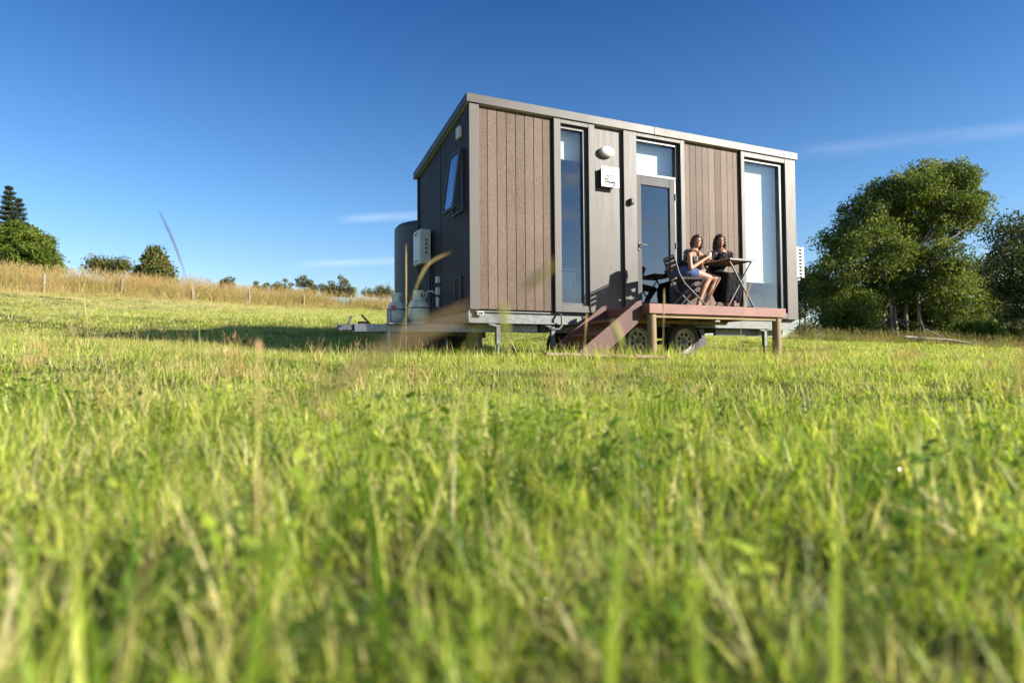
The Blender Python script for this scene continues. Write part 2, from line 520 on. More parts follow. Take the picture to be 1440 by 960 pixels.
    def build(self, name, mat, parent=None, base=None, bevel=0., smooth=None, attr=None, remesh=None, sm=3, relief=None):
        root = parent
        while root is not None and root.parent is not None: root = root.parent
        off = ORIGIN[root.name] if root is not None else (np.array(base, float) if base is not None else np.zeros(3))
        me = bpy.data.meshes.new(name)
        V = np.array(self.v)-off
        me.from_pydata(V.tolist(), [], self.f)
        if attr:
            a = me.attributes.new(attr, 'FLOAT', 'POINT')
            a.data.foreach_set('value', np.array(self.t, np.float32))
        me.materials.append(mat)
        fix_normals(me)
        o = bpy.data.objects.new(name, me)
        COL.objects.link(o)
        if parent is not None: o.parent = parent
        else:
            o.location = off
            ORIGIN[o.name] = off
        if bevel:
            b = o.modifiers.new('bevel', 'BEVEL'); b.width = bevel; b.segments = 2; b.limit_method = 'ANGLE'
        if smooth is not None:
            me.polygons.foreach_set('use_smooth', [True]*len(me.polygons))
            me.set_sharp_from_angle(angle=math.radians(smooth))
        if relief:
            tx_ = bpy.data.textures.new(name+'_relief', 'CLOUDS'); tx_.noise_scale = relief[1]; tx_.noise_depth = 3
            self._relief = tx_
        if remesh:
            r = o.modifiers.new('skin', 'REMESH'); r.mode = 'VOXEL'; r.voxel_size = remesh; r.use_smooth_shade = True
            s = o.modifiers.new('soften', 'SMOOTH'); s.factor = .5; s.iterations = sm
        if relief:
            dm = o.modifiers.new('relief', 'DISPLACE'); dm.texture = self._relief; dm.strength = relief[0]; dm.mid_level = .5
        return o


import bmesh


def fix_normals(me):
    bm = bmesh.new(); bm.from_mesh(me)
    bmesh.ops.recalc_face_normals(bm, faces=bm.faces)
    bm.to_mesh(me); bm.free()


def quick_mesh(name, V, Fq, mat, attrs=None, parent=None, base=(0, 0, 0), smooth=False):
    """V (n,3), Fq (m,4) arrays -> object."""
    me = bpy.data.meshes.new(name)
    V = np.asarray(V, np.float32)-np.asarray(base, np.float32)
    Fq = np.asarray(Fq, np.int32)
    k = Fq.shape[1]
    me.vertices.add(len(V)); me.vertices.foreach_set('co', V.ravel())
    me.loops.add(Fq.size); me.loops.foreach_set('vertex_index', Fq.ravel())
    me.polygons.add(len(Fq)); me.polygons.foreach_set('loop_start', np.arange(0, Fq.size, k, dtype=np.int32))
    me.update(calc_edges=True)
    for a, vals in (attrs or {}).items():
        at_ = me.attributes.new(a, 'FLOAT', 'POINT'); at_.data.foreach_set('value', np.asarray(vals, np.float32))
    if smooth: me.polygons.foreach_set('use_smooth', [True]*len(me.polygons))
    me.materials.append(mat)
    o = bpy.data.objects.new(name, me)
    return o


# ------------------------------------------------------------------ ground
def make_ground():
    rs = np.concatenate([np.linspace(0, 12, 60), np.linspace(12.4, 70, 110), np.geomspace(72, 700, 40)])
    na = 180
    V, Fq = [], []
    for r in rs:
        a = np.linspace(0, 2*PI, na, endpoint=False)
        V.append(np.c_[CAM[0]+r*np.sin(a), CAM[1]+r*np.cos(a)])
    V = np.concatenate(V)
    z = ground_z(V)
    r = np.linalg.norm(V-CAM[:2], axis=1)
    z += (np.sin(V[:, 0]*2.1+1.3)*np.cos(V[:, 1]*1.7)*.007+np.sin(V[:, 0]*.7)*np.sin(V[:, 1]*.9+.5)*.012)*np.clip((r-1)/4, 0, 1)
    i = np.arange(len(rs)-1)[:, None]*na; k = np.arange(na)[None, :]; k2 = (k+1) % na
    Fq = np.stack([i+k, i+k2, i+na+k2, i+na+k], -1).reshape(-1, 4)[:, ::-1]
    o = quick_mesh('ground', np.c_[V, z], Fq, M['ground'], smooth=True)
    COL.objects.link(o)
    props(o, 'sloping green pasture running up from the camera to the fence', 'ground', kind='structure')


make_ground()

# ------------------------------------------------------------------ tiny house
H = 2.905
L = 6.31
W = 2.5
DROP = .39
house = thing('tiny_house', (0, 0, -.74), 'tiny house on a trailer with brown cladding and grey steel panels', 'tiny house')


def roof_z(y):
    return H - DROP*y/W


def front_wall():
    g = G()
    for x0, x1 in ((.02, 1.41), (1.965, 2.06), (2.06, 2.53), (2.53, 2.79), (3.73, 5.08), (6.10, L-.02)):
        g.box(x0, x1, .055, .12, .0, H-.01)
    g.box(1.41, 1.965, .055, .12, 0, .075); g.box(1.41, 1.965, .055, .12, 2.855, H-.01)
    g.box(2.79, 3.73, .055, .12, 0, .055); g.box(2.79, 3.73, .055, .12, 2.855, H-.01)
    g.box(5.08, 6.10, .055, .12, 0, .075); g.box(5.08, 6.10, .055, .12, 2.825, H-.01)
    g.build('front_wall', M['darksteel'], house)
    # lining, floor, back wall
    g = G()
    g.prism([(.06, .002), (W-.03, .002), (W-.03, roof_z(W)-.03), (.125, H-.05)], .045, .065, plane='yz')
    g.prism([(.125, .002), (W-.03, .002), (W-.03, roof_z(W)-.03), (.125, H-.05)], L-.065, L-.045, plane='yz')
    g.box(.07, L-.07, W-.06, W-.035, .002, roof_z(W)-.03)
    g.build('interior_lining', M['interior'], house)
    g = G(); g.box(.07, L-.07, .122, W-.064, -.03, .02)
    g.build('floor_panel', M['darksteel'], house)
    # steel panels: corner, flashings, recess, pillar, right pillar
    g = G()
    g.box(-.02, .128, -.025, .05, 0, H)
    g.box(1.33, 1.445, -.025, .05, 0, H)
    g.box(1.93, 2.04, -.025, .05, 0, H)
    g.box(2.575, 2.82, -.025, .05, 0, H)
    g.box(3.70, 3.785, -.025, .05, 0, H)
    g.box(5.02, 5.10, -.025, .05, 0, H)
    g.box(6.075, L+.02, -.025, .05, -.01, H)
    g.box(1.445, 1.93, -.022, .05, 0, .10); g.box(1.445, 1.93, -.022, .05, 2.835, H)
    g.box(2.82, 3.70, -.022, .05, 2.84, H); g.box(2.82, 3.70, -.022, .05, 0, .085)
    g.box(5.10, 6.075, -.022, .05, 0, .10); g.box(5.10, 6.075, -.022, .05, 2.81, H)
    g.build('steel_trim', M['steel'], house, bevel=.004)
    g = G(); g.box(2.042, 2.573, .028, .05, .04, 2.9)
    g.build('recessed_panel', M['steel'], house)
    # cladding: boards
    g = G()
    n = 8
    tints = [.42, .62, .50, .46, .40, .48, .52, .38]
    for i in range(n):
        x0 = .131+i*.1478
        g.box(x0, x0+.1405, .024, .05, .012, H-.012, tint=tints[i])
    g.build('cladding_boards', M['clad'], house, bevel=.003, attr='tint')
    g = G()
    tints = [.66, .30, .34, .45, .75, .16, .68, .58, .55]
    for i in range(9):
        x0 = 3.788+i*.1367
        g.box(x0, x0+.1325, .024, .05, .012, H-.012, tint=tints[i])
    g.build('cladding_boards', M['clad'], house, bevel=.003, attr='tint')
    g = G(); g.box(.128, 1.33, .0495, .0545, .0, H); g.box(3.785, 5.02, .0495, .0545, 0, H)
    g.build_each('cladding_backing', M['blackpl'], house)


front_wall()


def window(x0, x1, z0, z1, fl=.035, fr=.075, blind_z=None, mat='frame'):
    fw = G()
    y0, y1 = .03, .115
    fw.box(x0+.001, x0+fl, y0, y1, z0+.001, z1-.001); fw.box(x1-fr, x1-.001, y0, y1, z0+.001, z1-.001)
    fw.box(x0+fl, x1-fr, y0+.002, y1, z0+.001, z0+.045); fw.box(x0+fl, x1-fr, y0+.002, y1, z1-.055, z1-.001)
    f = fw.build('window', M[mat], house, bevel=.003)
    p = G(); p.box(x0+fl-.005, x1-fr+.005, .074, .080, z0+.04, z1-.05)
    p.build('pane', M['glass'], f)
    if blind_z is not None:
        b = G(); b.box(x0-.02, x1+.03, .235, .2365, blind_z, z1-.03)
        b.build('roller_blind', M['blind'], f)
        b = G(); b.cyl((x0-.02, .236, blind_z), (x1+.03, .236, blind_z), .012, n=10)
        b.build('blind_rail', M['white'], f)
    return f


window(1.445, 1.93, .10, 2.835, fl=.02, fr=.07, blind_z=2.385)
window(2.82, 3.70, 2.235, 2.84, fl=.03, fr=.06, blind_z=2.18)
window(5.10, 6.075, .10, 2.81, fl=.022, fr=.10, blind_z=.665)
# hinged glass door
dg = G()
dg.box(2.823, 2.94, .03, .085, .088, 2.232); dg.box(3.51, 3.612, .03, .085, .088, 2.232)
dg.box(2.94, 3.51, .032, .085, .088, .205); dg.box(2.94, 3.51, .032, .085, 2.092, 2.232)
door = dg.build('door', M['doorframe'], house, bevel=.004)
g = G(); g.box(2.935, 3.515, .055, .061, .2, 2.1); g.build('pane', M['glass'], door)
g = G(); g.box(2.862, 2.905, .016, .03, 1.02, 1.17); g.cyl((2.883, .03, 1.11), (2.883, -.035, 1.11), .011, n=10); g.bar((2.875, -.035, 1.11), (3.0, -.035, 1.105), .02, .018)
g.build('handle', M['blackpl'], door, bevel=.003)
for z in (.45, 1.15, 1.95):
    g = G(); g.cyl((3.62, .022, z-.05), (3.62, .022, z+.05), .010, n=10); g.build('hinge', M['galv'], door)
g = G(); g.box(3.616, 3.699, .035, .115, .088, 2.232); g.build('door_jamb', M['frame'], house)

# side wall (left end, in shade)
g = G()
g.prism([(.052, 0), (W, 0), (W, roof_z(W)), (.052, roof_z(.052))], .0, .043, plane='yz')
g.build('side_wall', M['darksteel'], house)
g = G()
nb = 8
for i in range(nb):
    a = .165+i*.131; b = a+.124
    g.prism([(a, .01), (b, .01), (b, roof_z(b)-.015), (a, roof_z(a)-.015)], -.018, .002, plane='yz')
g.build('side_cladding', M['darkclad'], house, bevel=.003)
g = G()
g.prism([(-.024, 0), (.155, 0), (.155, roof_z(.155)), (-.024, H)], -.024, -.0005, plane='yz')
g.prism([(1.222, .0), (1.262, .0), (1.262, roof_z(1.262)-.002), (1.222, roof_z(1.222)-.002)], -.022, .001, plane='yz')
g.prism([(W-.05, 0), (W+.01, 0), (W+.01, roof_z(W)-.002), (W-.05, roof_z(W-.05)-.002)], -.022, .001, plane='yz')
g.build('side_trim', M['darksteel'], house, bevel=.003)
g = G()
g.prism([(.052, 0), (W, 0), (W, roof_z(W)), (.052, roof_z(.052))], L-.043, L, plane='yz')
g.box(.045, L-.045, W-.03, W, 0, roof_z(W)-.005)
g.build('rear_wall', M['darksteel'], house)

# roof: sloping slab + fascia with the seam in it
sl = DROP/W
g = G()
g.prism([(-.03, H+.002+.03*sl), (W+.09, roof_z(W+.09)+.002), (W+.09, roof_z(W+.09)+.10), (-.03, H+.10+.03*sl)], -.052, L+.052, plane='yz')
roof = g.build('roof', M['soffit'], house)
g = G()
g.box(-.065, 3.160, -.047, -.031, H-.002, H+.124); g.box(3.164, L+.065, -.047, -.031, H-.002, H+.124)
g.prism([(-.031, H+.005), (W+.10, roof_z(W+.10)), (W+.10, roof_z(W+.10)+.125), (-.031, H+.123)], -.066, -.053, plane='yz')
g.prism([(-.031, H+.005), (W+.10, roof_z(W+.10)), (W+.10, roof_z(W+.10)+.125), (-.031, H+.123)], L+.053, L+.066, plane='yz')
g.build('fascia', M['fascia'], roof, bevel=.004)

# awning (top hung) window on the side, held open
fa = G()
y0, y1, z0, z1 = .19, .66, 1.42, 2.32
for a, b, c, d in ((y0, y0+.035, z0, z1), (y1-.035, y1, z0, z1), (y0+.035, y1-.035, z0, z0+.035), (y0+.035, y1-.035, z1-.035, z1)):
    fa.box(-.045, .001, a, b, c, d)
aw = fa.build('awning_window', M['frame'], house, bevel=.003)
ang = math.radians(8)


def tilt(g_):
    c = Vector((-.05, 0, z1))
    R = Matrix.Rotation(ang, 3, 'Y')
    g_.v = [tuple(R@(Vector(p)-c)+c) for p in g_.v]
    return g_


sa = G()
for a, b, c, d in ((y0, y0+.045, z0, z1), (y1-.045, y1, z0, z1), (y0+.045, y1-.045, z0, z0+.045), (y0+.045, y1-.045, z1-.045, z1)):
    sa.box(-.078, -.05, a, b, c, d)
tilt(sa).build('sash', M['doorframe'], aw, bevel=.003)
sa = G(); sa.box(-.067, -.061, y0+.04, y1-.04, z0+.04, z1-.04)
tilt(sa).build('pane', M['glass'], aw)
sa = G(); sa.bar((-.03, .22, z0+.03), (-.21, .24, z0+.10), .012, .012); sa.bar((-.03, .62, z0+.03), (-.21, .60, z0+.10), .012, .012)
sa.build_each('stay', M['galvdull'], aw)
# small vents and hatch
g = G(); g.box(-.06, -.017, .27, .42, 2.50, 2.67)
vt = g.build('vent_cover', M['offwhite'], house, bevel=.008)
g = G()
for i in range(5): g.box(-.066, -.0602, .285, .405, 2.52+i*.029, 2.535+i*.029)
g.build_each('louvre', M['offwhite'], vt)
g = G()
for a, b, c, d in ((.29, .325, .12, .51), (.53, .565, .12, .51), (.325, .53, .12, .155), (.325, .53, .475, .51)):
    g.box(-.045, -.017, a, b, c, d)
ht = g.build('hatch', M['doorframe'], house, bevel=.004)
g = G(); g.box(-.030, -.0185, .322, .533, .152, .478); g.build('hatch_panel', M['darksteel'], ht)

# chassis, drawbar and running gear -------------------------------------------------
g = G()
for yy in (.03, W-.09):
    g.box(.0, L, yy, yy+.06, -.185, -.165); g.box(.0, L, yy, yy+.06, -.03, -.011); g.box(0, L, yy+.035, yy+.055, -.165, -.03)
for xx in (.0, 1.05, 2.1, 3.2, 4.3, 5.3, L-.06):
    g.box(xx, xx+.06, .095, W-.095, -.15, -.03)
g.build('chassis_frame', M['galvdull'], house, bevel=.003)
g = G()
hx, hy = -1.36, 1.25
g.bar((hx, hy-.06, -.215), (1.15, .22, -.24), .06, .115); g.bar((hx, hy+.06, -.215), (1.15, W-.22, -.24), .06, .115)
g.box(-.62, -.56, .93, 1.57, -.26, -.17)
g.box(-.95, -.05, .80, 1.70, -.172, -.158)
g.build('drawbar', M['galv'], house, bevel=.004)
g = G(); g.box(1.2, 3.2, .21, .27, -.30, -.19); g.box(4.6, 6.2, .21, .27, -.30, -.19); g.build_each('chassis_rail', M['galvdull'], house, bevel=.003)
g = G()
g.box(-1.56, -1.30, 1.20, 1.30, -.25, -.17); g.tube([(-1.58, 1.25, -.255), (-1.56, 1.25, -.21)], .05, n=14)
g.bar((-1.46, 1.25, -.18), (-1.40, 1.25, -.05), .035, .03); g.bar((-1.41, 1.25, -.06), (-1.385, 1.25, -.04), .04, .03)
g.bar((-1.57, 1.25, -.20), (-1.60, 1.25, -.13), .03, .02)
g.build('coupling', M['darkiron'], house, bevel=.006)
g = G(); g.bar((-1.13, 1.22, -.15), (-1.26, 1.22, -.02), .04, .022); g.tube([(-1.30, 1.25, -.16), (-1.16, 1.25, -.16)], .045, n=12)
g.build('brake_lever', M['rust'], house, bevel=.004)
g = G()
pts = [(-1.27+.05*math.sin(i*.9), 1.20+.012*math.cos(i*2.), -.27-.035*i) for i in range(12)]
g.tube(pts, .012, n=6); g.tube([(p[0]+.07+.03*math.cos(i), p[1]-.03, p[2]) for i, p in enumerate(pts)], .010, n=6)
g.build_each('safety_chain', M['rust'], house)
g = G(); g.cyl((-.90, 1.0, -.66), (-.90, 1.0, .0), .024, n=14); g.cyl((-.90, 1.0, -.36), (-.90, 1.0, .04), .034, n=14)
g.bar((-.90, 1.0, .04), (-.78, .99, .03), .018, .018); g.cyl((-.78, .99, .03), (-.78, .99, .09), .012, n=8); g.cyl((-.90, 1, -.69), (-.90, 1, -.65), .08, n=16)
g.build('jockey_stand', M['galv'], house, smooth=40)
for xx, yy in ((.45, .10), (1.35, .12), (5.62, .10), (5.62, 2.3), (.45, 2.3)):
    g = G(); g.box(xx-.032, xx+.032, yy-.032, yy+.032, -.48, -.186); g.cyl((xx, yy, -.70), (xx, yy, -.45), .022, n=12); g.box(xx-.08, xx+.08, yy-.07, yy+.07, -.735, -.70)
    g.bar((xx-.03, yy-.04, -.22), (xx-.16, yy-.04, -.19), .03, .03)
    g.build('stabiliser_leg', M['galvdull'], house, bevel=.004)
for wx in (2.83, 3.75):
    for side in (0, 1):
        yc = .10 if side == 0 else W-.10
        s = -1 if side == 0 else 1
        c = (wx, yc, -.415)
        t = G()
        prof = [(.205, -.095), (.245, -.105), (.30, -.10), (.325, -.075), (.332, -.03), (.332, .03), (.325, .075), (.30, .10), (.245, .105), (.205, .095)]
        t.lathe(c, prof, n=48, axis='y', cap=False)
        wh = t.build('wheel', M['rubber'], house, smooth=35)
        r = G()
        r.lathe((wx, yc+s*.07, -.415), [(.208, -.03), (.208, .03), (.196, .034), (.19, .03)] if s > 0 else [(.208, .03), (.208, -.03), (.196, -.034), (.19, -.03)], n=40, axis='y', cap=False)
        # disc with windows: spokes + hub + ring
        yo = yc+s*.075
        for k in range(8):
            a = 2*PI*k/8
            r.bar((wx+.05*math.cos(a), yo, -.415+.05*math.sin(a)), (wx+.15*math.cos(a), yo, -.415+.15*math.sin(a)), .018, .040, upv=(-math.sin(a), 0, math.cos(a)))
        seg = 40
        for k in range(seg):
            a, b2 = 2*PI*k/seg, 2*PI*(k+1)/seg
            q = [(wx+rr*math.cos(t_), -.415+rr*math.sin(t_)) for rr, t_ in ((.14, a), (.197, a), (.197, b2), (.14, b2))]
            r.prism(q, yo-.008, yo+.008)
            q = [(wx+rr*math.cos(t_), -.415+rr*math.sin(t_)) for rr, t_ in ((.045, a), (.085, a), (.085, b2), (.045, b2))]
            r.prism(q, yo-.010, yo+.010)
        r.build('rim', M['rim'], wh)
        r = G(); r.lathe((wx, yc+s*.02, -.415), [(.20, -.03), (.20, .02)], n=32, axis='y'); r.cyl((wx, yo-.02, -.415), (wx, yo+s*.03, -.415), .04, n=18)
        r.build('hub', M['darkiron'], wh, smooth=40)
g = G()
for wx in (2.83, 3.75):
    for k in range(9):
        a0, a1 = math.radians(8+k*18.2), math.radians(8+(k+1)*18.2)
        q = [(wx+rr*math.cos(t_), -.415+rr*math.sin(t_)*.86) for rr, t_ in ((.375, a0), (.385, a0), (.385, a1), (.375, a1))]
        g.prism(q, .02, .30)
    if wx > 3: g.bar((4.15, .15, -.22), (4.22, .15, -.50), .02, .25, upv=(1, 0, 0))
    g.build('mudguard', M['blackpl'], house); g = G()
g = G(); g.cyl((2.83, .15, -.415), (2.83, W-.15, -.415), .035, n=12); g.cyl((3.75, .15, -.415), (3.75, W-.15, -.415), .035, n=12)
g.box(2.5, 4.1, .25, .32, -.36, -.30); g.box(2.5, 4.1, W-.32, W-.25, -.36, -.30)
g.build('axle', M['darkiron'], house)
g = G(); g.tube([(1.42, .02, -.03), (1.43, -.03, -.06), (1.43, -.03, -.2), (1.39, -.03, -.25), (1.30, -.03, -.265), (1.24, .02, -.25)], .017, n=8)
g.tube([(-.02, .02, -.02), (-.04, -.02, -.05), (-.04, -.02, -.17), (-.12, .1, -.19)], .02, n=8)
g.build_each('drain_pipe', M['galvdull'], house, smooth=50)
g = G(); g.box(.10, .20, .0, .029, -.075, -.025); g.build('marker_lamp', M['offwhite'], house, bevel=.004)
g = G(); g.box(.115, .185, -.004, -.001, -.065, -.035); g.build('marker_lens', M['blackpl'], house)
# pipes and meter on the shaded end
g = G()
for i, dy in enumerate((0, .06, .12)):
    g.tube([(-.05, 1.72+dy, .86), (-.05, 1.72+dy, .55), (-.05, 1.66+dy*.7, .2), (-.05, 1.65+dy*.7, -.1)], .016 if i else .022, n=8)
g.tube([(-.04, 1.30, .30), (-.04, 1.45, .24), (-.04, 1.62, .22)], .012, n=8)
g.tube([(-.04, 1.32, .05), (-.04, 1.7, .03)], .014, n=8)
g.build_each('service_pipe', M['blackpl'], house, smooth=50)
g = G(); g.box(-.07, -.005, 1.29, 1.35, .33, .45); g.box(-.07, -.005, 1.28, 1.36, .52, .62); g.cyl((-.04, 1.33, .14), (-.04, 1.33, .30), .03, n=12)
g.build_each('gas_regulator', M['offwhite'], house, bevel=.005)
g = G()
g.tube([(-.06, 1.33, .36), (-.16, 1.4, .40), (-.26, 1.4, .33), (-.33, 1.2, .25), (-.40, 1.08, .27)], .009, n=8)
g.tube([(-.06, 1.50, .42), (-.14, 1.55, .40), (-.2, 1.55, .25), (-.22, 1.5, .15)], .009, n=8)
g.build_each('gas_hose', M['offwhite'], house, smooth=60)

# ------------------------------------------------------------------ things fixed to / beside the house
# wall light
t = thing('wall_light', (2.275, .028, 2.51), 'white oval bulkhead lamp high on the recessed grey panel', 'lamp')
g = G(); g.ell((2.275, -.02, 2.51), (.135, .055, .085), n=24); g.build('lamp_cover', M['white'], t, smooth=60)
g = G(); g.lathe((2.275, .0, 2.51), [(.10, -.03), (.10, .027)], n=28, axis='y'); g.v = [(2.275+(x-2.275)*1.3, y, 2.51+(z-2.51)*.85) for x, y, z in g.v]
g.build('lamp_base', M['white'], t, smooth=40)

# sign
t = thing('sign', (2.285, .028, 1.93), 'square white sign with thin house drawing and script lettering', 'sign')
sx0, sx1, sz0, sz1 = 2.125, 2.452, 1.945, 2.262
g = G(); g.box(sx0, sx1, -.075, -.058, sz0, sz1); g.build('sign_board', M['white'], t, bevel=.003)
g = G(); g.box(sx0+.03, sx1-.03, -.058, .027, sz0+.03, sz1-.03); g.build('sign_mount', M['blackpl'], t)


def stroke(g_, pts, r, sx=1., ox=0., oz=0., y=-.077):
    g_.tube([(ox+p[0]*sx, y, oz+p[1]*sx) for p in pts], r, n=6)


def arcpts(cx, cz, rx, rz, a0, a1, n=12):
    return [(cx+rx*math.cos(math.radians(a0+(a1-a0)*i/n)), cz+rz*math.sin(math.radians(a0+(a1-a0)*i/n))) for i in range(n+1)]


g = G()
S = dict(ox=2.19, oz=2.005, sx=.046)
stroke(g, [(.35, 1.55), (.30, .8), (.25, .1)], .0062, **S)                       # D stem
stroke(g, [(0, 1.2), (.25, 1.6), (.7, 1.6), (1.05, 1.1), (.95, .4), (.5, .02), (.05, .1), (-.1, .3)], .0062, **S)
stroke(g, [(1.75, .75)]+arcpts(1.5, .42, .26, .34, 60, 330)+[(1.8, .8), (1.82, .25), (2., .08), (2.2, .35)], .0055, **S)   # a
stroke(g, [(2.35, .75), (2.33, .25), (2.45, .06), (2.65, .3)], .0055, **S); stroke(g, [(2.40, 1.0), (2.42, 1.06)], .006, **S)  # i
stroke(g, [(2.75, .1), (3.05, .85), (3.0, .5), (3.2, .25), (3.0, .02), (2.8, .08)], .0055, **S)          # s
stroke(g, [(3.4, .75), (3.42, .3), (3.6, .1), (3.85, .35), (3.95, .78), (3.85, .1), (3.6, -.75), (3.3, -1.0), (3.15, -.75), (3.6, -.25), (4.2, .2)], .0055, **S)  # y
g.build('lettering', M['ink'], t)
g = G()
S2 = dict(ox=2.288, oz=2.105, sx=.055)
stroke(g, [(-1, 0), (-1, 1), (-.85, 1.25), (0, 1.75), (.85, 1.1), (1, .9), (1, 0)], .005, **S2)
stroke(g, arcpts(0, .72, .38, .42, 0, 180)+[(-.38, .35), (.38, .35), (.38, .72)], .0042, **S2)
stroke(g, arcpts(-.75, 0, .3, .28, 0, 180), .0042, **S2); stroke(g, arcpts(.55, 0, .35, .4, 0, 180), .0042, **S2); stroke(g, [(-1.4, -.02), (-.2, -.06)], .0042, **S2)
x = 2.19
for i in range(11):
    if i not in (7,):
        g.box(x, x+.011, -.0768, -.0748, 2.232, 2.241)
    x += .0155
g.build('house_drawing', M['greyink'], t)

# doorbell / key box on the pillar
t = thing('key_box', (2.69, -.025, 1.70), 'small dark key box beside the glass door', 'key box')
g = G(); g.box(2.655, 2.725, -.085, -.027, 1.715, 1.815); g.build('box_body', M['doorframe'], t, bevel=.012)
g = G(); g.box(2.665, 2.715, -.096, -.086, 1.735, 1.80); g.build('box_cover', M['blackpl'], t, bevel=.006)

# water heater
t = thing('water_heater', (-.1, 1.90, .87), 'white gas water heater box on the dark end wall', 'water heater')
g = G(); g.box(-.205, -.024, 1.72, 2.10, .88, 1.45); g.build('heater_case', M['white'], t, bevel=.01)
g = G(); g.box(-.216, -.206, 1.735, 2.085, .90, 1.43); g.build('front_cover', M['white'], t, bevel=.005)
g = G()
for z in (1.40, 1.385, .945, .93): g.box(-.2185, -.2165, 1.78, 2.04, z, z+.007)
for z in (1.05, 1.12, 1.19, 1.26): g.box(-.12, -.08, 1.7175, 1.7195, z, z+.03)
g.box(-.2185, -.2165, 1.84, 1.98, 1.36, 1.375)
g.build_each('louvre', M['ink'], t)
g = G(); g.cyl((-.11, 1.78, .82), (-.11, 1.78, .88), .02, n=10); g.cyl((-.11, 1.90, .80), (-.11, 1.90, .88), .016, n=10); g.cyl((-.11, 2.0, .82), (-.11, 2.0, .88), .016, n=10)
g.build_each('pipe_stub', M['rust'], t)

# gas bottles
bot = []
for i, (bx, by, lab) in enumerate(((-.455, .98, 'pale green gas bottle nearer the house wall on the drawbar'), (-.67, 1.40, 'pale gas bottle with red sticker nearer the trailer coupling'))):
    zb = -.156
    t = thing('gas_bottle', (bx, by, zb), lab, 'gas bottle', 'gas bottles on the drawbar')
    s = 1.0
    g = G(); g.lathe((bx, by, zb), [(.10, .028), (.13, .045), (.152, .09), (.157, .13), (.157, .225), (.15, .28), (.128, .325), (.09, .355), (.04, .365)], n=36)
    g.build('bottle_body', M['greenpaint'], t, smooth=40)
    g = G(); g.lathe((bx, by, zb), [(.115, 0), (.118, .035), (.112, .035), (.109, 0)], n=30); g.build('foot_ring', M['greenpaint'], t, smooth=40)
    g = G()
    for k in range(30):
        a0, a1 = 2*PI*k/30, 2*PI*(k+1)/30
        hole = k % 10 in (3, 4, 5)
        q = [(bx+r*math.cos(a_), by+r*math.sin(a_)) for r, a_ in ((.075, a0), (.083, a0), (.083, a1), (.075, a1))]
        if hole:
            g.prism(q, zb+.345, zb+.385, plane='xy'); g.prism(q, zb+.46, zb+.50, plane='xy')
        else:
            g.prism(q, zb+.345, zb+.50, plane='xy')
    g.build('collar', M['greenpaint'], t)
    g = G(); g.cyl((bx, by, zb+.36), (bx, by, zb+.43), .022, n=12); g.cyl((bx, by, zb+.43), (bx, by, zb+.45), .035, n=12); g.build('valve', M['rust'], t)
    g = G(); g.lathe((bx, by, zb), [(.1575, .226), (.1612, .226), (.1612, .246), (.1575, .246)], n=36); g.build('strap', M['darkiron'], t, smooth=40)
    if i == 1:
        g = G()
        c = np.array((bx-.10, by-.13, zb+.26))
        g.box(c[0]-.03, c[0]+.03, c[1]-.012, c[1]+.0, c[2]-.03, c[2]+.03, rot=(0, 0, -.6)); g.build('red_sticker', M['red'], t)

# water tank
tx, ty, tr = .78, 3.75, .86
tb = gz(tx, ty)-.03
t = thing('water_tank', (tx, ty, tb), 'tall slate grey round water tank behind the house', 'water tank')
g = G()
zt = 1.87
prof = [(tr, 0)]
nb = 16
for i in range(nb):
    za = (zt-tb)*i/nb
    prof += [(tr, za+.02), (tr+.003, za+.05), (tr+.003, za+(zt-tb)/nb-.03)]
prof += [(tr, zt-tb), (tr-.05, zt-tb+.06), (tr-.35, zt-tb+.13), (.25, zt-tb+.16), (.24, zt-tb+.20), (.02, zt-tb+.21)]
g.lathe((tx, ty, tb), prof, n=56); g.build('tank_shell', M['tank'], t, smooth=30)
g = G(); g.cyl((tx-.7, ty-.3, tb+.02), (tx-.78, ty-.62, tb+.02), .03); g.build('outlet_pipe', M['blackpl'], t)

# air conditioner on the right end
t = thing('air_conditioner', (L+.25, .55, .75), 'white air conditioner unit on the far end wall', 'air conditioner')
g = G()
ax0, ax1, ay0, ay1, az0, az1 = L+.10, L+.44, .18, .95, .80, 1.37
g.box(ax0, ax1, ay0+.03, ay1, az0, az1)
g.build('case', M['white'], t, bevel=.012)
g = G()
for i in range(9): g.box(ax0, ax1, ay0, ay0+.029, az0+.02+i*.064, az0+.045+i*.064)
for xx in (ax0, (ax0+ax1)/2-.02, ax1-.06): g.box(xx, xx+.05, ay0-.002, ay0+.028, az0, az1)
g.build('grille', M['white'], t)
g = G(); g.box(ax0+.05, ax1-.05, ay0+.026, ay0+.032, az0+.02, az1-.02); g.build('coil', M['blackpl'], t)
g = G(); g.bar((L, .3, .78), (ax1, .3, .78), .04, .035); g.bar((L, .85, .78), (ax1, .85, .78), .04, .035); g.bar((L+.01, .3, .55), (ax1-.1, .3, .765), .03, .03); g.build_each('bracket', M['white'], t)

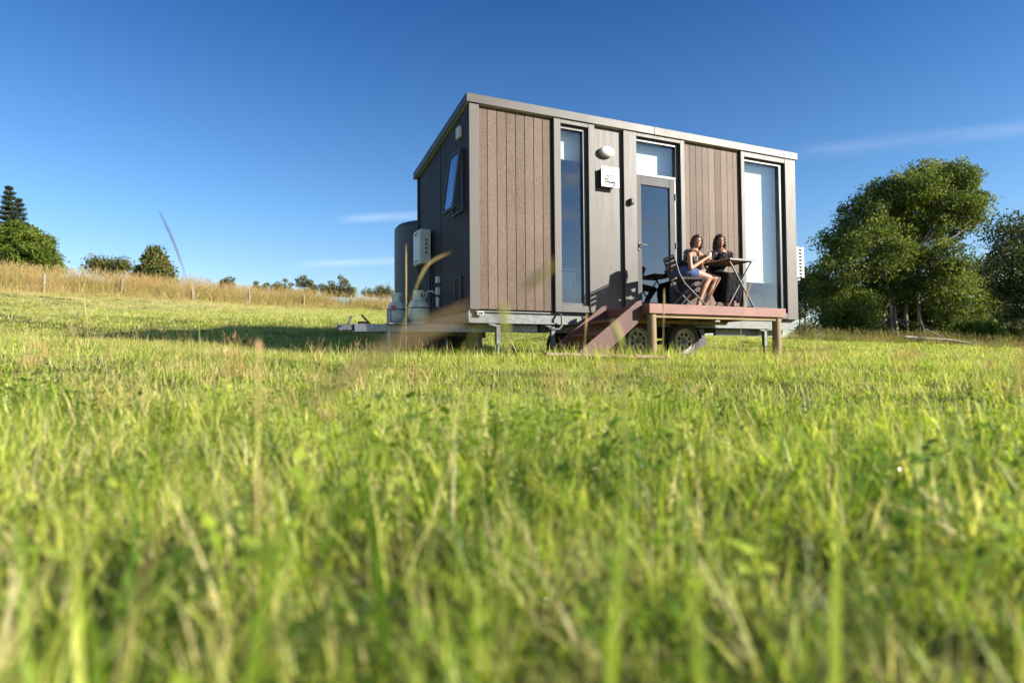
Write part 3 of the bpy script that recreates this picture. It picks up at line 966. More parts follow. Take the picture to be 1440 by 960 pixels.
# things seen through the windows
t = thing('kitchen_cabinet', (1.75, 1.5, .02), 'pale kitchen cabinet inside behind the narrow window', 'cabinet')
g = G(); g.box(1.35, 2.6, 1.55, 2.15, .02, .88); g.build('carcass', M['quilt'], t, bevel=.005)
g = G(); g.box(1.33, 2.62, 1.52, 2.17, .882, .92); g.build('worktop', M['white'], t, bevel=.004)
for xx in (1.37, 1.79, 2.21):
    g = G(); g.box(xx, xx+.40, 1.532, 1.548, .08, .86); dd = g.build('cabinet_door', M['offwhite'], t, bevel=.004)
    g = G(); g.box(xx+.34, xx+.36, 1.515, 1.531, .55, .72); g.build('handle', M['darkiron'], dd)
t = thing('kettle', (1.9, 1.75, .922), 'small steel kettle on the worktop behind the narrow window', 'kettle')
g = G(); g.lathe((1.9, 1.75, .922), [(.08, 0), (.085, .05), (.07, .14), (.05, .19), (.02, .20)], n=24); g.build('kettle_body', M['galv'], t, smooth=40)
g = G(); g.tube([(1.98, 1.75, .96), (2.03, 1.75, 1.02), (2.03, 1.75, 1.08), (1.95, 1.75, 1.13)], .012, n=8); g.build('handle', M['blackpl'], t)
t = thing('bed', (5.3, 1.4, .02), 'low bed with blue grey quilt inside behind the wide window', 'bed')
g = G(); g.box(4.55, 6.2, .5, 2.35, .02, .30); g.build('bed_base', M['interior'], t, bevel=.01)
g = G(); g.box(4.57, 6.18, .52, 2.33, .302, .52); g.build('mattress', M['quilt'], t, bevel=.05)

# ------------------------------------------------------------------ deck and stairs
DZ = .035
DX0, DX1, DY = 2.06, 4.585, -1.30
deck = thing('timber_deck', (3.3, -.66, -.74), 'red stained timber deck on round pine posts before the door', 'deck')
g = G()
for i in range(9):
    y1 = -.035-i*.1385
    g.box(DX0+.003, DX1-.003, max(y1-.133, DY+.036), y1, DZ-.03, DZ+.0)
g.build('decking_boards', M['deck'], deck, bevel=.003)
g = G()
g.box(DX0, DX1, DY, DY+.033, DZ-.13, DZ+.002)
g.box(DX0, DX0+.03, DY+.034, -.05, DZ-.13, DZ-.031)
g.box(DX1-.03, DX1, DY+.034, -.05, DZ-.13, DZ-.031)
g.build('deck_fascia', M['deck'], deck, bevel=.004)
for k in range(6):
    xx = DX0+.035+k*.475
    g = G(); g.box(xx, xx+.045, DY+.036, -.04, DZ-.128, DZ-.032); g.build('joist', M['joist'], deck)
g = G(); g.box(DX0+.04, DX1-.04, DY+.05, DY+.09, DZ-.18, DZ-.132); g.box(DX0+.04, DX1-.04, -.14, -.095, DZ-.18, DZ-.132); g.build_each('bearer', M['joist'], deck)
for xx in (2.155, 4.475):
    g = G(); g.tube([(xx, DY+.085, -.95), (xx+.003, DY+.085, -.5), (xx, DY+.085, DZ-.135)], [.066, .064, .062], n=18); g.build('deck_post', M['pine'], deck, smooth=40)

stairs = thing('timber_stairs', (1.6, -.65, -.74), 'short flight of red timber steps up to the deck', 'stairs')
st_top, st_bot = (2.055, DZ+.02), (1.10, -.60)
for y in (-1.14, -.27):
    g = G()
    g.prism([(2.055, DZ+.06), (1.97, DZ+.035), (1.06, -.60), (1.03, -.80), (1.24, -.80), (2.055, -.17)], y, y+.045)
    g.build('stringer', M['stair'], stairs, bevel=.004)
for i, (xx, zz) in enumerate(((1.74, -.155), (1.45, -.345), (1.19, -.535))):
    g = G(); g.box(xx-.02, xx+.27, -1.09, -.275, zz-.04, zz); g.build('tread', M['deck'], stairs, bevel=.004)

# plank in the grass in front of the stairs
g = G()
pa, pb = on_y(765, 497.5, -1.62), on_y(936, 502, -1.62)
g.bar((pa[0], -1.62, pa[2]), (pb[0], -1.62, pb[2]), .14, .035)
o = g.build('plank', M['plank'], None, base=((pa[0]+pb[0])/2, -1.62, pb[2]), bevel=.004)
props(o, 'long weathered plank lying in the grass before the steps', 'plank')
# two small bricks carry it
# ------------------------------------------------------------------ table and chairs
ZT = .78
table = thing('folding_table', (3.92, -.82, DZ), 'small folding table with slatted wooden top and grey legs', 'table')
TX0, TX1, TY0, TY1 = 3.66, 4.17, -1.12, -.54
g = G()
for i in range(8):
    y0 = TY0+i*.0735
    g.box(TX0, TX1, y0, y0+.064, ZT-.018, ZT)
g.build('tabletop', M['slat'], table, bevel=.003)
g = G()
for xx in (TX0+.06, TX1-.085):
    g.box(xx, xx+.025, TY0+.01, TY1-.01, ZT-.034, ZT-.0185)
g.box(TX0+.002, TX1-.002, TY0-.012, TY0-.001, ZT-.03, ZT-.004); g.box(TX0+.002, TX1-.002, TY1-.002, TY1+.009, ZT-.03, ZT-.004)
g.build('table_frame', M['bluegrey'], table)
for y in (TY0+.03, TY1-.03):
    g = G(); g.bar((TX0+.02, y, ZT-.034), (TX1+.0, y, DZ), .014, .026, upv=(0, 1, 0)); g.build('leg', M['bluegrey'], table)
    g = G(); g.bar((TX1-.04, y+.018, ZT-.034), (TX0-.02, y+.018, DZ), .014, .026, upv=(0, 1, 0)); g.build('leg', M['bluegrey'], table)
g = G(); g.cyl((TX1-.02, TY0+.03, DZ+.04), (TX1-.02, TY1-.03, DZ+.04), .008, n=8); g.cyl((TX0, TY0+.05, DZ+.04), (TX0, TY1-.01, DZ+.04), .008, n=8)
g.build_each('stretcher', M['bluegrey'], table)


def make_chair(loc, label):
    t = thing('folding_chair', (0, 0, 0), label, 'chair', 'folding chairs at the table')
    for i in range(5):
        pass
    g = G()
    for i in range(6):
        x0 = -.18+i*.064
        g.box(x0, x0+.052, -.19, .19, .437, .452)
    g.build('seat', M['seatslat'], t, bevel=.003)
    g = G()
    R = (0, math.radians(-16), 0)
    for z in (.60, .665, .73):
        g.box(-.262-(z-.6)*.28-.006, -.262-(z-.6)*.28+.006, -.19, .19, z-.024, z+.024, rot=R)
    g.build('backrest', M['seatslat'], t, bevel=.003)
    for s in (-1, 1):
        g = G(); g.tube([(-.31, s*.205, .77), (-.235, s*.205, .50), (-.15, s*.205, .35), (.19, s*.205, .01)], .0115, n=10); g.build('leg', M['bluegrey'], t, smooth=50)
        g = G(); g.tube([(.17, s*.185, .43), (-.24, s*.185, .01)], .0115, n=10); g.build('leg', M['bluegrey'], t, smooth=50)
    g = G(); g.cyl((-.31, -.205, .77), (-.31, .205, .77), .010, n=8); g.cyl((.15, -.2, .045), (.15, .2, .045), .008, n=8); g.cyl((-.2, -.185, .05), (-.2, .185, .05), .008, n=8)
    g.box(-.19, .19, -.186, -.168, .42, .4365); g.box(-.19, .19, .168, .186, .42, .4365)
    g.build_each('crossbar', M['bluegrey'], t)
    t.location = loc
    return t


GY = -.80
chair = make_chair((3.17, GY, DZ), 'folding slatted chair under the girl, its back toward the glass door')
chair.rotation_euler = (0, 0, math.radians(-18))
c2 = chair.copy(); COL.objects.link(c2)
c2['label'] = 'folding slatted chair under the woman, its back against the cladding'
c2.location = (4.08, -.28, DZ); c2.rotation_euler = (0, 0, math.radians(-90))
for ch in list(chair.children):
    k = ch.copy(); k.parent = c2; COL.objects.link(k)

# ------------------------------------------------------------------ people
def A(*p):
    return np.array(p, float)


def hand(g, wrist, d, up, curl, r=.0075, s=1., thumb_side=1):
    """palm + four fingers + thumb; d = pointing direction, up = back of the hand normal."""
    d = A(*d)/np.linalg.norm(d); up = A(*up); up = up-d*np.dot(up, d); up /= np.linalg.norm(up)
    sd = np.cross(d, up)*thumb_side
    w = A(*wrist)
    pc = w+d*.045*s
    g.tube([w, w+d*.03*s+sd*.008*s, w+d*.075*s], [.018*s, .026*s, .026*s], n=10, round_caps=True)
    g.tube([w+sd*.012*s, w+d*.075*s+sd*.026*s], [.015*s, .014*s], n=8, round_caps=True)
    g.tube([w-sd*.012*s, w+d*.07*s-sd*.026*s], [.015*s, .013*s], n=8, round_caps=True)
    for i, (o_, ln) in enumerate(((.030, .066), (.010, .074), (-.010, .069), (-.030, .054))):
        b = w+d*.078*s+sd*o_*s
        a1, a2, a3 = curl*.5, curl*1.15, curl*1.6
        p = [b]
        for a_, f_ in ((a1, .45), (a2, .33), (a3, .22)):
            p.append(p[-1]+(d*math.cos(a_)-up*math.sin(a_))*ln*f_*s)
        g.tube(p, [r*1.1*s, r*1.05*s, r*.95*s, r*.8*s], n=8, round_caps=True)
    b = w+d*.02*s+sd*.022*s
    t1 = b+(d*.6+sd*.75-up*.25)*.036*s
    t2 = t1+(d*.85+sd*.15-up*.45)*.03*s
    t3 = t2+(d*.85-sd*.1-up*.5)*.022*s
    g.tube([b, t1, t2, t3], [.013*s, .0105*s, .0095*s, .0075*s], n=8, round_caps=True)


def head(gb, c, s, face, up=(0, 0, 1)):
    """skull, jaw, nose, ears into gb; returns frame. face = facing direction; s = head height."""
    f = A(*face); f /= np.linalg.norm(f)
    u = A(*up); u = u-f*np.dot(u, f); u /= np.linalg.norm(u)
    sd = np.cross(f, u)
    Rm = Matrix((tuple(sd), tuple(f), tuple(u))).transposed()
    e = Rm.to_euler()
    h = s/2

    def P(a, b, c_):
        return c+sd*a*h+f*b*h+u*c_*h
    gb.ell(P(0, -.08, .22), (.66*h, .80*h, .78*h), e)
    gb.ell(P(0, .14, -.25), (.52*h, .58*h, .62*h), e)
    gb.ell(P(0, .32, -.68), (.27*h, .27*h, .22*h), e)
    gb.ell(P(.30, .42, -.18), (.20*h, .20*h, .20*h), e); gb.ell(P(-.30, .42, -.18), (.20*h, .20*h, .20*h), e)
    gb.ell(P(0, .60, .22), (.36*h, .14*h, .10*h), e)
    gb.tube([P(0, .68, .10), P(0, .80, -.12), P(0, .86, -.20)], [.055*h, .075*h, .10*h], n=8, round_caps=True)
    gb.ell(P(0, .66, -.46), (.20*h, .10*h, .07*h), e)
    for sg in (-1, 1):
        gb.ell(P(sg*.66, -.10, -.05), (.07*h, .15*h, .20*h), e)
    return P, e, h


def face_parts(P, e, h, person, smile=True):
    g = G()
    for sg in (-1, 1):
        g.ell(P(sg*.25, .675, .06), (.105*h, .05*h, .042*h), e, n=12)
    g.build_each('eye', M['eyewhite'], person, smooth=60)
    g = G()
    for sg in (-1, 1):
        g2 = G(); g2.ell(P(sg*.25, .700, .06), (.042*h, .030*h, .040*h), e, n=10); g2.build('iris', M['eye'], person)
        g.tube([P(sg*.11, .735, .20), P(sg*.26, .745, .25), P(sg*.40, .66, .20)], .017*h, n=6)
    g.build_each('eyebrow', M['eye'], person)
    g = G()
    g.tube([P(-.22, .68, -.43), P(-.1, .755, -.475), P(0, .775, -.48), P(.1, .755, -.475), P(.22, .68, -.43)], .040*h, n=8, round_caps=True)
    g.build('lips', M['lip'], person, smooth=60)
    if smile:
        g = G(); g.tube([P(-.13, .765, -.455), P(0, .805, -.47), P(.13, .765, -.455)], .022*h, n=6, round_caps=True); g.build('teeth', M['teeth'], person, smooth=60)


# --- girl: seated on the chair facing the table, face turned to the camera
girl_y = GY
hip = A(3.06, girl_y, DZ+.452+.095)
g = G()
hc = p5(412, 208, girl_y-.02)
neck = p5(392, 300, girl_y)
chest = p5(372, 385, girl_y)
pel = A(hip[0]+.01, girl_y, hip[2])
shN, shF = p5(337, 335, girl_y-.13), p5(452, 338, girl_y+.13)
girl_face = A(-.13, -1, -.06)
toCam = CAM-hc
girl_face = toCam/np.linalg.norm(toCam)*1.0+A(.30, 0, .10)
Pg, eg, hg = head(g, hc, .208, girl_face, up=(.06, 0, 1))
g.tube([hc-A(.01, -.02, .04), neck, neck-A(.0, 0, .05)], [.044, .046, .055], n=12, round_caps=True)
g.tube([chest+A(.0, 0, .10), chest, (chest+pel)/2, pel], [.088, .098, .094, .108], n=18, round_caps=True)
g.tube([shN, (shN+shF)/2+A(0, 0, .01), shF], [.042, .066, .042], n=12, round_caps=True)
g.ell(pel, (.115, .15, .10))
kN, kF = p5(528, 553, girl_y-.09), p5(606, 562, girl_y+.08)
aN, aF = p5(424, 768, girl_y-.10), p5(484, 768, girl_y+.06)
aN[2] = aF[2] = DZ+.075
for hipo, k_, a_ in ((-.075, kN, aN), (.075, kF, aF)):
    h0 = pel+A(.02, hipo, -.01)
    g.tube([h0, h0*.5+k_*.5+A(0, 0, .01), k_], [.078, .068, .053], n=14, round_caps=True)
    mid = k_*.62+a_*.38
    g.tube([k_, mid+A(-.018, 0, 0), a_*.8+k_*.2, a_], [.051, .050, .036, .031], n=12, round_caps=True)
    # foot
    g.tube([a_+A(-.02, 0, -.045), a_+A(.03, -.005, -.035), a_+A(.10, -.01, -.052), a_+A(.145, -.012, -.06)], [.028, .033, .028, .02], n=10, round_caps=True)
    for q in range(5):
        b = a_+A(.14, -.012-.024+.012*q, -.062)
        g.tube([b, b+A(.03-.003*q, 0, -.003)], [.0085, .007], n=6, round_caps=True)
cup_c = p5(528, 345, girl_y-.06)
eN = p5(352, 462, girl_y-.17); wN = cup_c+A(-.085, -.05, -.035)
eF = p5(450, 450, girl_y+.10); wF = cup_c+A(-.075, .075, -.02)
for s_, e_, w_ in ((shN, eN, wN), (shF, eF, wF)):
    g.tube([s_, (s_+e_)/2, e_], [.042, .037, .031], n=12, round_caps=True)
    g.tube([e_, e_*.6+w_*.4, w_], [.031, .030, .021], n=12, round_caps=True)
hand(g, wN, cup_c+A(.02, -.04, .0)-wN, (-.2, -1, .2), 1.05, s=.82, thumb_side=-1)
hand(g, wF, cup_c+A(.02, .045, .0)-wF, (-.2, 1, .2), 1.05, s=.82, thumb_side=1)
girl = g.build('person', M['skin_girl'], None, base=(3.08, girl_y, DZ), remesh=.0075, sm=3)
props(girl, 'girl in black tank top and denim shorts holding a white cup', 'person')
face_parts(Pg, eg, hg, girl)
# hair: bob to the chin, parted
g = G()
g.ell(Pg(0, -.20, .36), (.74*hg, .80*hg, .76*hg), eg)
g.ell(Pg(0, .30, .72), (.52*hg, .36*hg, .26*hg), eg)
for sg in (-1, 1):
    g.tube([Pg(sg*.35, .42, .70), Pg(sg*.60, .28, .40), Pg(sg*.70, .05, -.1), Pg(sg*.68, -.05, -.6), Pg(sg*.60, -.05, -.95)], [.17*hg, .19*hg, .22*hg, .22*hg, .14*hg], n=10, round_caps=True)
    g.tube([Pg(sg*.50, -.35, .3), Pg(sg*.56, -.45, -.35), Pg(sg*.48, -.42, -.95)], [.34*hg, .32*hg, .20*hg], n=10, round_caps=True)
g.tube([Pg(0, -.60, .3), Pg(0, -.66, -.4), Pg(0, -.55, -1.0)], [.40*hg, .36*hg, .22*hg], n=10, round_caps=True)
g.build('hair', M['hair_girl'], girl, remesh=.007, sm=3, relief=(.026, .03))
# tank top
g = G()
up_ch = chest+A(.0, 0, .075)
g.tube([up_ch, chest, (chest+pel)/2, pel+A(0, 0, .05)], [.101, .110, .107, .116], n=20, round_caps=True)
for s_ in (shN, shF):
    m = s_*.60+neck*.40
    g.tube([up_ch+(s_-up_ch)*.35+A(.05, 0, -.03), m+A(.02, 0, .020), m+A(-.04, 0, .005), up_ch+(s_-up_ch)*.3+A(-.06, 0, -.03)], [.03, .020, .022, .03], n=8, round_caps=True)
top = g.build('tank_top', M['blacktop'], girl, remesh=.008, sm=2, relief=(.012, .05))
g = G()
ec = p5(402, 368, girl_y-.13)
vd = A(*(CAM-ec)); vd /= np.linalg.norm(vd)
sdv = np.cross(vd, (0, 0, 1)); sdv = -sdv/np.linalg.norm(sdv)
upv = np.cross(sdv, vd)*-1
if upv[2] < 0: upv = -upv
def E2(a, b): return ec+sdv*a+upv*b
g.tube([E2(-.022, -.03), E2(-.012, .035), E2(.018, .03), E2(.02, .008), E2(-.008, .0), E2(.022, -.008), E2(.016, -.032), E2(-.022, -.03)], .007, n=8)
g.build('emblem', M['print'], girl)
# shorts
g = G()
g.ell(pel+A(0, 0, .0), (.128, .162, .112))
for hipo, k_ in ((-.075, kN), (.075, kF)):
    h0 = pel+A(.02, hipo, -.01)
    e_ = h0*.62+k_*.38
    g.tube([h0, e_], [.090, .084], n=14)
g.build('shorts', M['denim'], girl, remesh=.009, sm=2)
# cup
t = thing('cup', tuple(cup_c-A(0, 0, .05)), "white cup held in the girl's hands", 'cup')
g = G(); b = cup_c-A(0, 0, .05)
g.lathe(b, [(.030, 0), (.038, .10), (.040, .105), (.036, .105), (.029, .008)], n=24); g.build('cup_body', M['white'], t, smooth=50)

# --- woman: behind the table, facing the camera side
wx, wy = 4.08, -.30
hcw = p5(632, 205, wy-.06)
neckw = p5(636, 288, wy-.04)
pelw = A(wx, wy+.02, DZ+.452+.10)
chw = p5(638, 385, wy-.03)
sL, sR = p5(556, 330, wy-.03), p5(722, 330, wy-.02)
g = G()
fw_ = CAM-hcw; fw_ = fw_/np.linalg.norm(fw_)+A(.25, -.2, .05)
Pw, ew, hw = head(g, hcw, .222, fw_)
g.tube([hcw-A(0, -.02, .04), neckw, neckw-A(0, 0, .06)], [.050, .052, .062], n=12, round_caps=True)
g.tube([chw+A(0, 0, .12), chw, (chw+pelw)/2, pelw], [.10, .118, .112, .13], n=18, round_caps=True)
g.tube([sL, (sL+sR)/2+A(0, 0, .01), sR], [.05, .075, .05], n=12, round_caps=True)
g.ell(pelw, (.16, .13, .11))
kLw, kRw = A(wx-.10, wy-.42, DZ+.51), A(wx+.09, wy-.42, DZ+.51)
aLw, aRw = A(wx-.05, wy-.36, DZ+.085), A(wx+.03, wy-.42, DZ+.085)
for sx_, k_, a_ in ((-.09, kLw, aLw), (.09, kRw, aRw)):
    g.tube([pelw+A(sx_, 0, -.01), k_], [.085, .062], n=12, round_caps=True)
    g.tube([k_, k_*.62+a_*.38+A(0, .018, 0), a_*.8+k_*.2, a_], [.06, .056, .04, .034], n=12, round_caps=True)
    g.tube([a_+A(0, .025, -.05), a_+A(0, -.03, -.04), a_+A(-.01, -.11, -.06), a_+A(-.012, -.165, -.068)], [.03, .036, .034, .02], n=10, round_caps=True)
tz = ZT+.03
eLw, eRw = A(wx-.24, wy-.14, ZT+.02), A(wx+.25, wy-.14, ZT+.03)
wLw, wRw = A(wx-.10, wy-.31, tz+.005), A(wx+.03, wy-.31, tz+.012)
for s_, e_, w_, th in ((sL, eLw, wLw, 1), (sR, eRw, wRw, -1)):
    g.tube([s_, (s_+e_)/2, e_], [.050, .045, .038], n=12, round_caps=True)
    g.tube([e_, e_*.6+w_*.4, w_], [.038, .036, .025], n=12, round_caps=True)
hand(g, wLw, (1, -.35, -.02), (0, -.1, 1), .35, s=.95, thumb_side=-1)
hand(g, wRw, (-1, -.5, -.02), (0, -.1, 1), .35, s=.95, thumb_side=1)
woman = g.build('person', M['skin_woman'], None, base=(wx, wy, DZ), remesh=.0085, sm=3)
props(woman, 'woman with long dark hair in a black dress behind the table', 'person')
face_parts(Pw, ew, hw, woman, smile=False)
g = G()
g.ell(Pw(0, -.22, .36), (.76*hw, .80*hw, .78*hw), ew)
g.ell(Pw(.0, .28, .78), (.46*hw, .34*hw, .22*hw), ew)
for sg, ln in ((-1, -1.9), (1, -1.55)):
    g.tube([Pw(sg*.30, .42, .74), Pw(sg*.58, .30, .42), Pw(sg*.70, .08, -.1), Pw(sg*.74, -.02, -.8), Pw(sg*.72, -.05, ln)], [.16*hw, .18*hw, .24*hw, .27*hw, .15*hw], n=10, round_caps=True)
    g.tube([Pw(sg*.45, -.35, .3), Pw(sg*.58, -.42, -.5), Pw(sg*.60, -.40, ln)], [.36*hw, .36*hw, .24*hw], n=10, round_caps=True)
g.tube([Pw(0, -.60, .3), Pw(0, -.62, -.6), Pw(0, -.55, -1.7)], [.42*hw, .42*hw, .30*hw], n=10, round_caps=True)
g.build('hair', M['hair_woman'], woman, remesh=.008, sm=3, relief=(.030, .03))
g = G()
g.tube([chw+A(0, 0, .055), chw, (chw+pelw)/2, pelw], [.118, .136, .128, .148], n=20, round_caps=True)
g.tube([sL*.96+sR*.04, sL*.80+sR*.20+A(0, .0, .005)], [.060, .066], n=12, round_caps=True); g.tube([sR*.96+sL*.04, sR*.80+sL*.20+A(0, 0, .005)], [.060, .066], n=12, round_caps=True)
for s_, e_ in ((sL, eLw), (sR, eRw)):
    g.tube([s_, s_*.35+e_*.65], [.062, .060], n=12, round_caps=True)
g.ell(pelw, (.185, .16, .13))
for sx_, k_ in ((-.09, kLw), (.09, kRw)):
    g.tube([pelw+A(sx_, 0, 0), k_+A(0, -.01, .0)], [.115, .092], n=14, round_caps=True)
km = (kLw+kRw)/2
for dx in (-.11, -.04, .04, .11):
    g.tube([km+A(dx, -.03, 0), km+A(dx*1.1, -.015, -.16), km+A(dx*1.15, .01, -.32)], [.075, .072, .060], n=10, round_caps=True)
    g.tube([km+A(dx, .2, -.03), km+A(dx*1.1, .2, -.18), km+A(dx*1.15, .16, -.31)], [.085, .085, .06], n=10, round_caps=True)
g.tube([A(wx+.19, wy-.2, DZ+.5), A(wx+.22, wy-.16, DZ+.3), A(wx+.24, wy-.13, DZ+.08)], [.06, .05, .025], n=10, round_caps=True)
g.build('dress', M['dress'], woman, remesh=.009, sm=2, relief=(.035, .06))
for a_ in (aLw, aRw):
    g = G(); g.tube([a_+A(0, .03, -.072), a_+A(0, -.05, -.072), a_+A(-.01, -.15, -.078)], [.022, .026, .022], n=8, round_caps=True)
    g.tube([a_+A(-.03, -.08, -.06), a_+A(0, -.09, -.022), a_+A(.03, -.08, -.06)], .009, n=6)
    g.build('sandal', M['blacktop'], woman)

# ------------------------------------------------------------------ trees
def leaf_cloud(cent, n, lsize, spread, tint, outn=None, aspect=.42, droop=.5):
    """n leaves around each centre; returns V, F, tint arrays."""
    C = np.repeat(cent, n, axis=0)
    m = len(C)
    sp = np.repeat(spread, n) if not np.isscalar(spread) else spread
    off = rng.normal(size=(m, 3))
    off /= np.maximum(np.linalg.norm(off, axis=1), .2)[:, None]**.55
    P = C+off*(sp[:, None] if not np.isscalar(sp) else sp)*np.array((1, 1, .72))
    d = rng.normal(size=(m, 3)); d[:, 2] -= droop; d /= np.linalg.norm(d, axis=1)[:, None]
    s = rng.normal(size=(m, 3)); s -= d*(s*d).sum(1)[:, None]; s /= np.linalg.norm(s, axis=1)[:, None]
    L_ = lsize*rng.uniform(.65, 1.35, m)[:, None]; Wd = L_*aspect
    V = np.stack([P-d*L_/2, P+s*Wd/2, P+d*L_/2, P-s*Wd/2], 1).reshape(-1, 3)
    Fq = np.arange(m*4).reshape(-1, 4)
    T = np.repeat(np.repeat(tint, n)+rng.normal(0, .14, m), 4)
    return V, Fq, np.clip(T, 0, 1)


def tree(name, label, cat, base, blobs, leafmat, barkmat, n_clumps, n_leaves, lsize, spread=.32, stems=None, group=None, tmean=.45, shell=.55, aspect=.42, limb_r=.05, droop=.5, twig=True):
    """blobs: (centre xyz, (rx, ry, rz)). Trunk(s), limbs reaching every blob and twigs to the clumps, leaf clumps through the crown."""
    root = thing(name, tuple(base), label, cat, group)
    base = np.array(base, float)
    cents, tints = [], []
    vol = np.array([b[1][0]*b[1][1]*b[1][2] for b in blobs])**.72
    cnt = np.maximum(2, (n_clumps*vol/vol.sum()).astype(int))
    tg = G()
    stems = stems or [(base, .16)]
    heads = []
    for sb, sr in stems:
        sb = np.array(sb, float)
        # each stem climbs to the middle of the blobs nearest in plan
        d = [np.linalg.norm(np.array(b[0])[:2]-sb[:2]) for b in blobs]
        near = np.argsort(d)[:max(2, len(blobs)//(len(stems)+1))]
        top = np.mean([blobs[i][0] for i in near], axis=0)
        m1 = sb*.72+top*.28+rng.normal(0, .10, 3)*np.linalg.norm(top-sb)*.25
        m2 = sb*.35+top*.65+rng.normal(0, .10, 3)*np.linalg.norm(top-sb)*.25
        tg.tube([sb-A(0, 0, .3), sb+A(0, 0, .1), m1, m2, top], [sr*1.25, sr, sr*.8, sr*.55, sr*.25], n=9)
        heads.append((sb, m1, m2, top, sr))
    for (c, r), k in zip(blobs, cnt):
        c = np.array(c, float); r = np.array(r, float)
        # limb
        hd = min(heads, key=lambda h_: np.linalg.norm(h_[2]-c))
        st = hd[1] if np.linalg.norm(hd[1]-c) < np.linalg.norm(hd[2]-c) else hd[2]
        lr = hd[4]*.42+limb_r*.3
        mid = (st+c)/2+rng.normal(0, .08, 3)*np.linalg.norm(c-st)
        tg.tube([st, mid, c], [lr, lr*.65, lr*.35], n=7)
        q = rng.normal(size=(k, 3)); q /= np.linalg.norm(q, axis=1)[:, None]
        rad = shell+(1-shell)*rng.random(k)**.6
        rad *= np.where(rng.random(k) < .2, rng.uniform(.3, .8, k), 1)
        p = c+q*r*rad[:, None]
        cents.append(p)
        tints.append(np.clip(rng.normal(tmean, .23, k), 0, 1))
        if twig:
            for pp in p[::3]:
                tg.tube([c+(pp-c)*.1, (c+pp)/2+rng.normal(0, .06, 3)*np.linalg.norm(pp-c), pp], [lr*.3, lr*.2, .008], n=4, cap=False)
    cents = np.concatenate(cents); tints = np.concatenate(tints)
    V, Fq, T = leaf_cloud(cents, n_leaves, lsize, spread*rng.uniform(.7, 1.35, len(cents)), tints, aspect=aspect, droop=droop)
    o = quick_mesh('crown', V, Fq, leafmat, {'tint': T}, base=base)
    COL.objects.link(o); o.parent = root
    tr = tg.build('trunk', barkmat, root, smooth=60)
    return root


def pb(lst, dep, flat=.85):
    """blobs listed as (u, v, radius px, depth offset m) -> world blobs at a given depth."""
    out = []
    for u, v, r, dd in lst:
        d = dep+dd
        R_ = r/F*d
        out.append((at(u, v, d), (R_, R_*1.05, R_*flat)))
    return out


def gbase(u, dep, sink=0.):
    q = at(u, 480, dep)
    return np.array((q[0], q[1], gz(q[0], q[1])-sink))


# big multi-stemmed gum on the right
D = 32.
big = [(1325, 258, 34, .5), (1286, 262, 32, -.8), (1248, 278, 32, .8), (1355, 288, 26, -.5), (1215, 305, 32, -.4), (1272, 302, 34, .4), (1312, 300, 26, 1.4), (1188, 342, 34, .6),
       (1238, 350, 40, -1.6), (1290, 348, 36, .8), (1330, 366, 30, -.6), (1180, 385, 32, -1.2), (1222, 398, 38, .6), (1272, 396, 38, .8), (1322, 398, 34, -.6), (1358, 412, 30, .6),
       (1163, 425, 26, .4), (1200, 438, 30, -.8), (1250, 440, 26, 3.0), (1300, 438, 28, 2.6), (1348, 446, 26, 1.0), (1168, 452, 20, -.8), (1375, 310, 12, 0), (1186, 425, 28, .8), (1205, 458, 20, 1.5), (1158, 405, 18, 0), (1225, 280, 16, .5), (1300, 240, 16, 0), (1340, 330, 16, .8), (1345, 252, 26, 0), (1366, 286, 20, .3), (1205, 432, 30, -1.4), (1222, 462, 18, -1.5), (1186, 464, 16, -.8), (1258, 425, 26, 1.2), (1292, 440, 26, 1.4), (1322, 455, 20, .8), (1240, 462, 17, 1.), (1300, 466, 15, 1.6), (1270, 460, 16, 1.8), (1298, 270, 30, 0), (1325, 300, 26, -.5), (1358, 305, 20, .2), (1256, 325, 28, 0), (1234, 320, 24, .5), (1262, 362, 26, 0), (1236, 470, 15, -2.), (1284, 470, 13, -1.8), (1330, 470, 14, -2.), (1338, 428, 28, -1.6), (1345, 460, 18, -1.4), (1372, 432, 24, .2), (1378, 458, 16, .4)]
tree('gum_tree', 'big spreading gum tree with many pale stems right of the house', 'tree', gbase(1268, D), pb(big, D, .82), M['gum'], M['bark_pale'],
     1550, 100, .15, spread=.34, stems=[(gbase(1222, D+.6), .07), (gbase(1243, D), .09), (gbase(1254, D-.8), .10), (gbase(1262, D+.3), .11), (gbase(1276, D+.5), .12), (gbase(1292, D-.5), .10), (gbase(1312, D+.6), .08)], tmean=.47, group='gum trees on the right')
# right edge tree
D = 27.
rt = [(1432, 322, 24, 0), (1460, 345, 34, .5), (1425, 362, 26, -.4), (1452, 395, 36, .3), (1420, 408, 22, .4), (1490, 370, 36, 0), (1480, 420, 36, -.5), (1436, 438, 22, 0), (1396, 330, 10, .3), (1404, 352, 9, -.2)]
tree('gum_tree', 'dark leaved gum tree cut by the right edge', 'tree', gbase(1462, D), pb(rt, D), M['gumdark'], M['bark_dark'], 300, 75, .15, spread=.40,
     stems=[(gbase(1450, D), .12), (gbase(1475, D), .15)], tmean=.45, group='gum trees on the right')
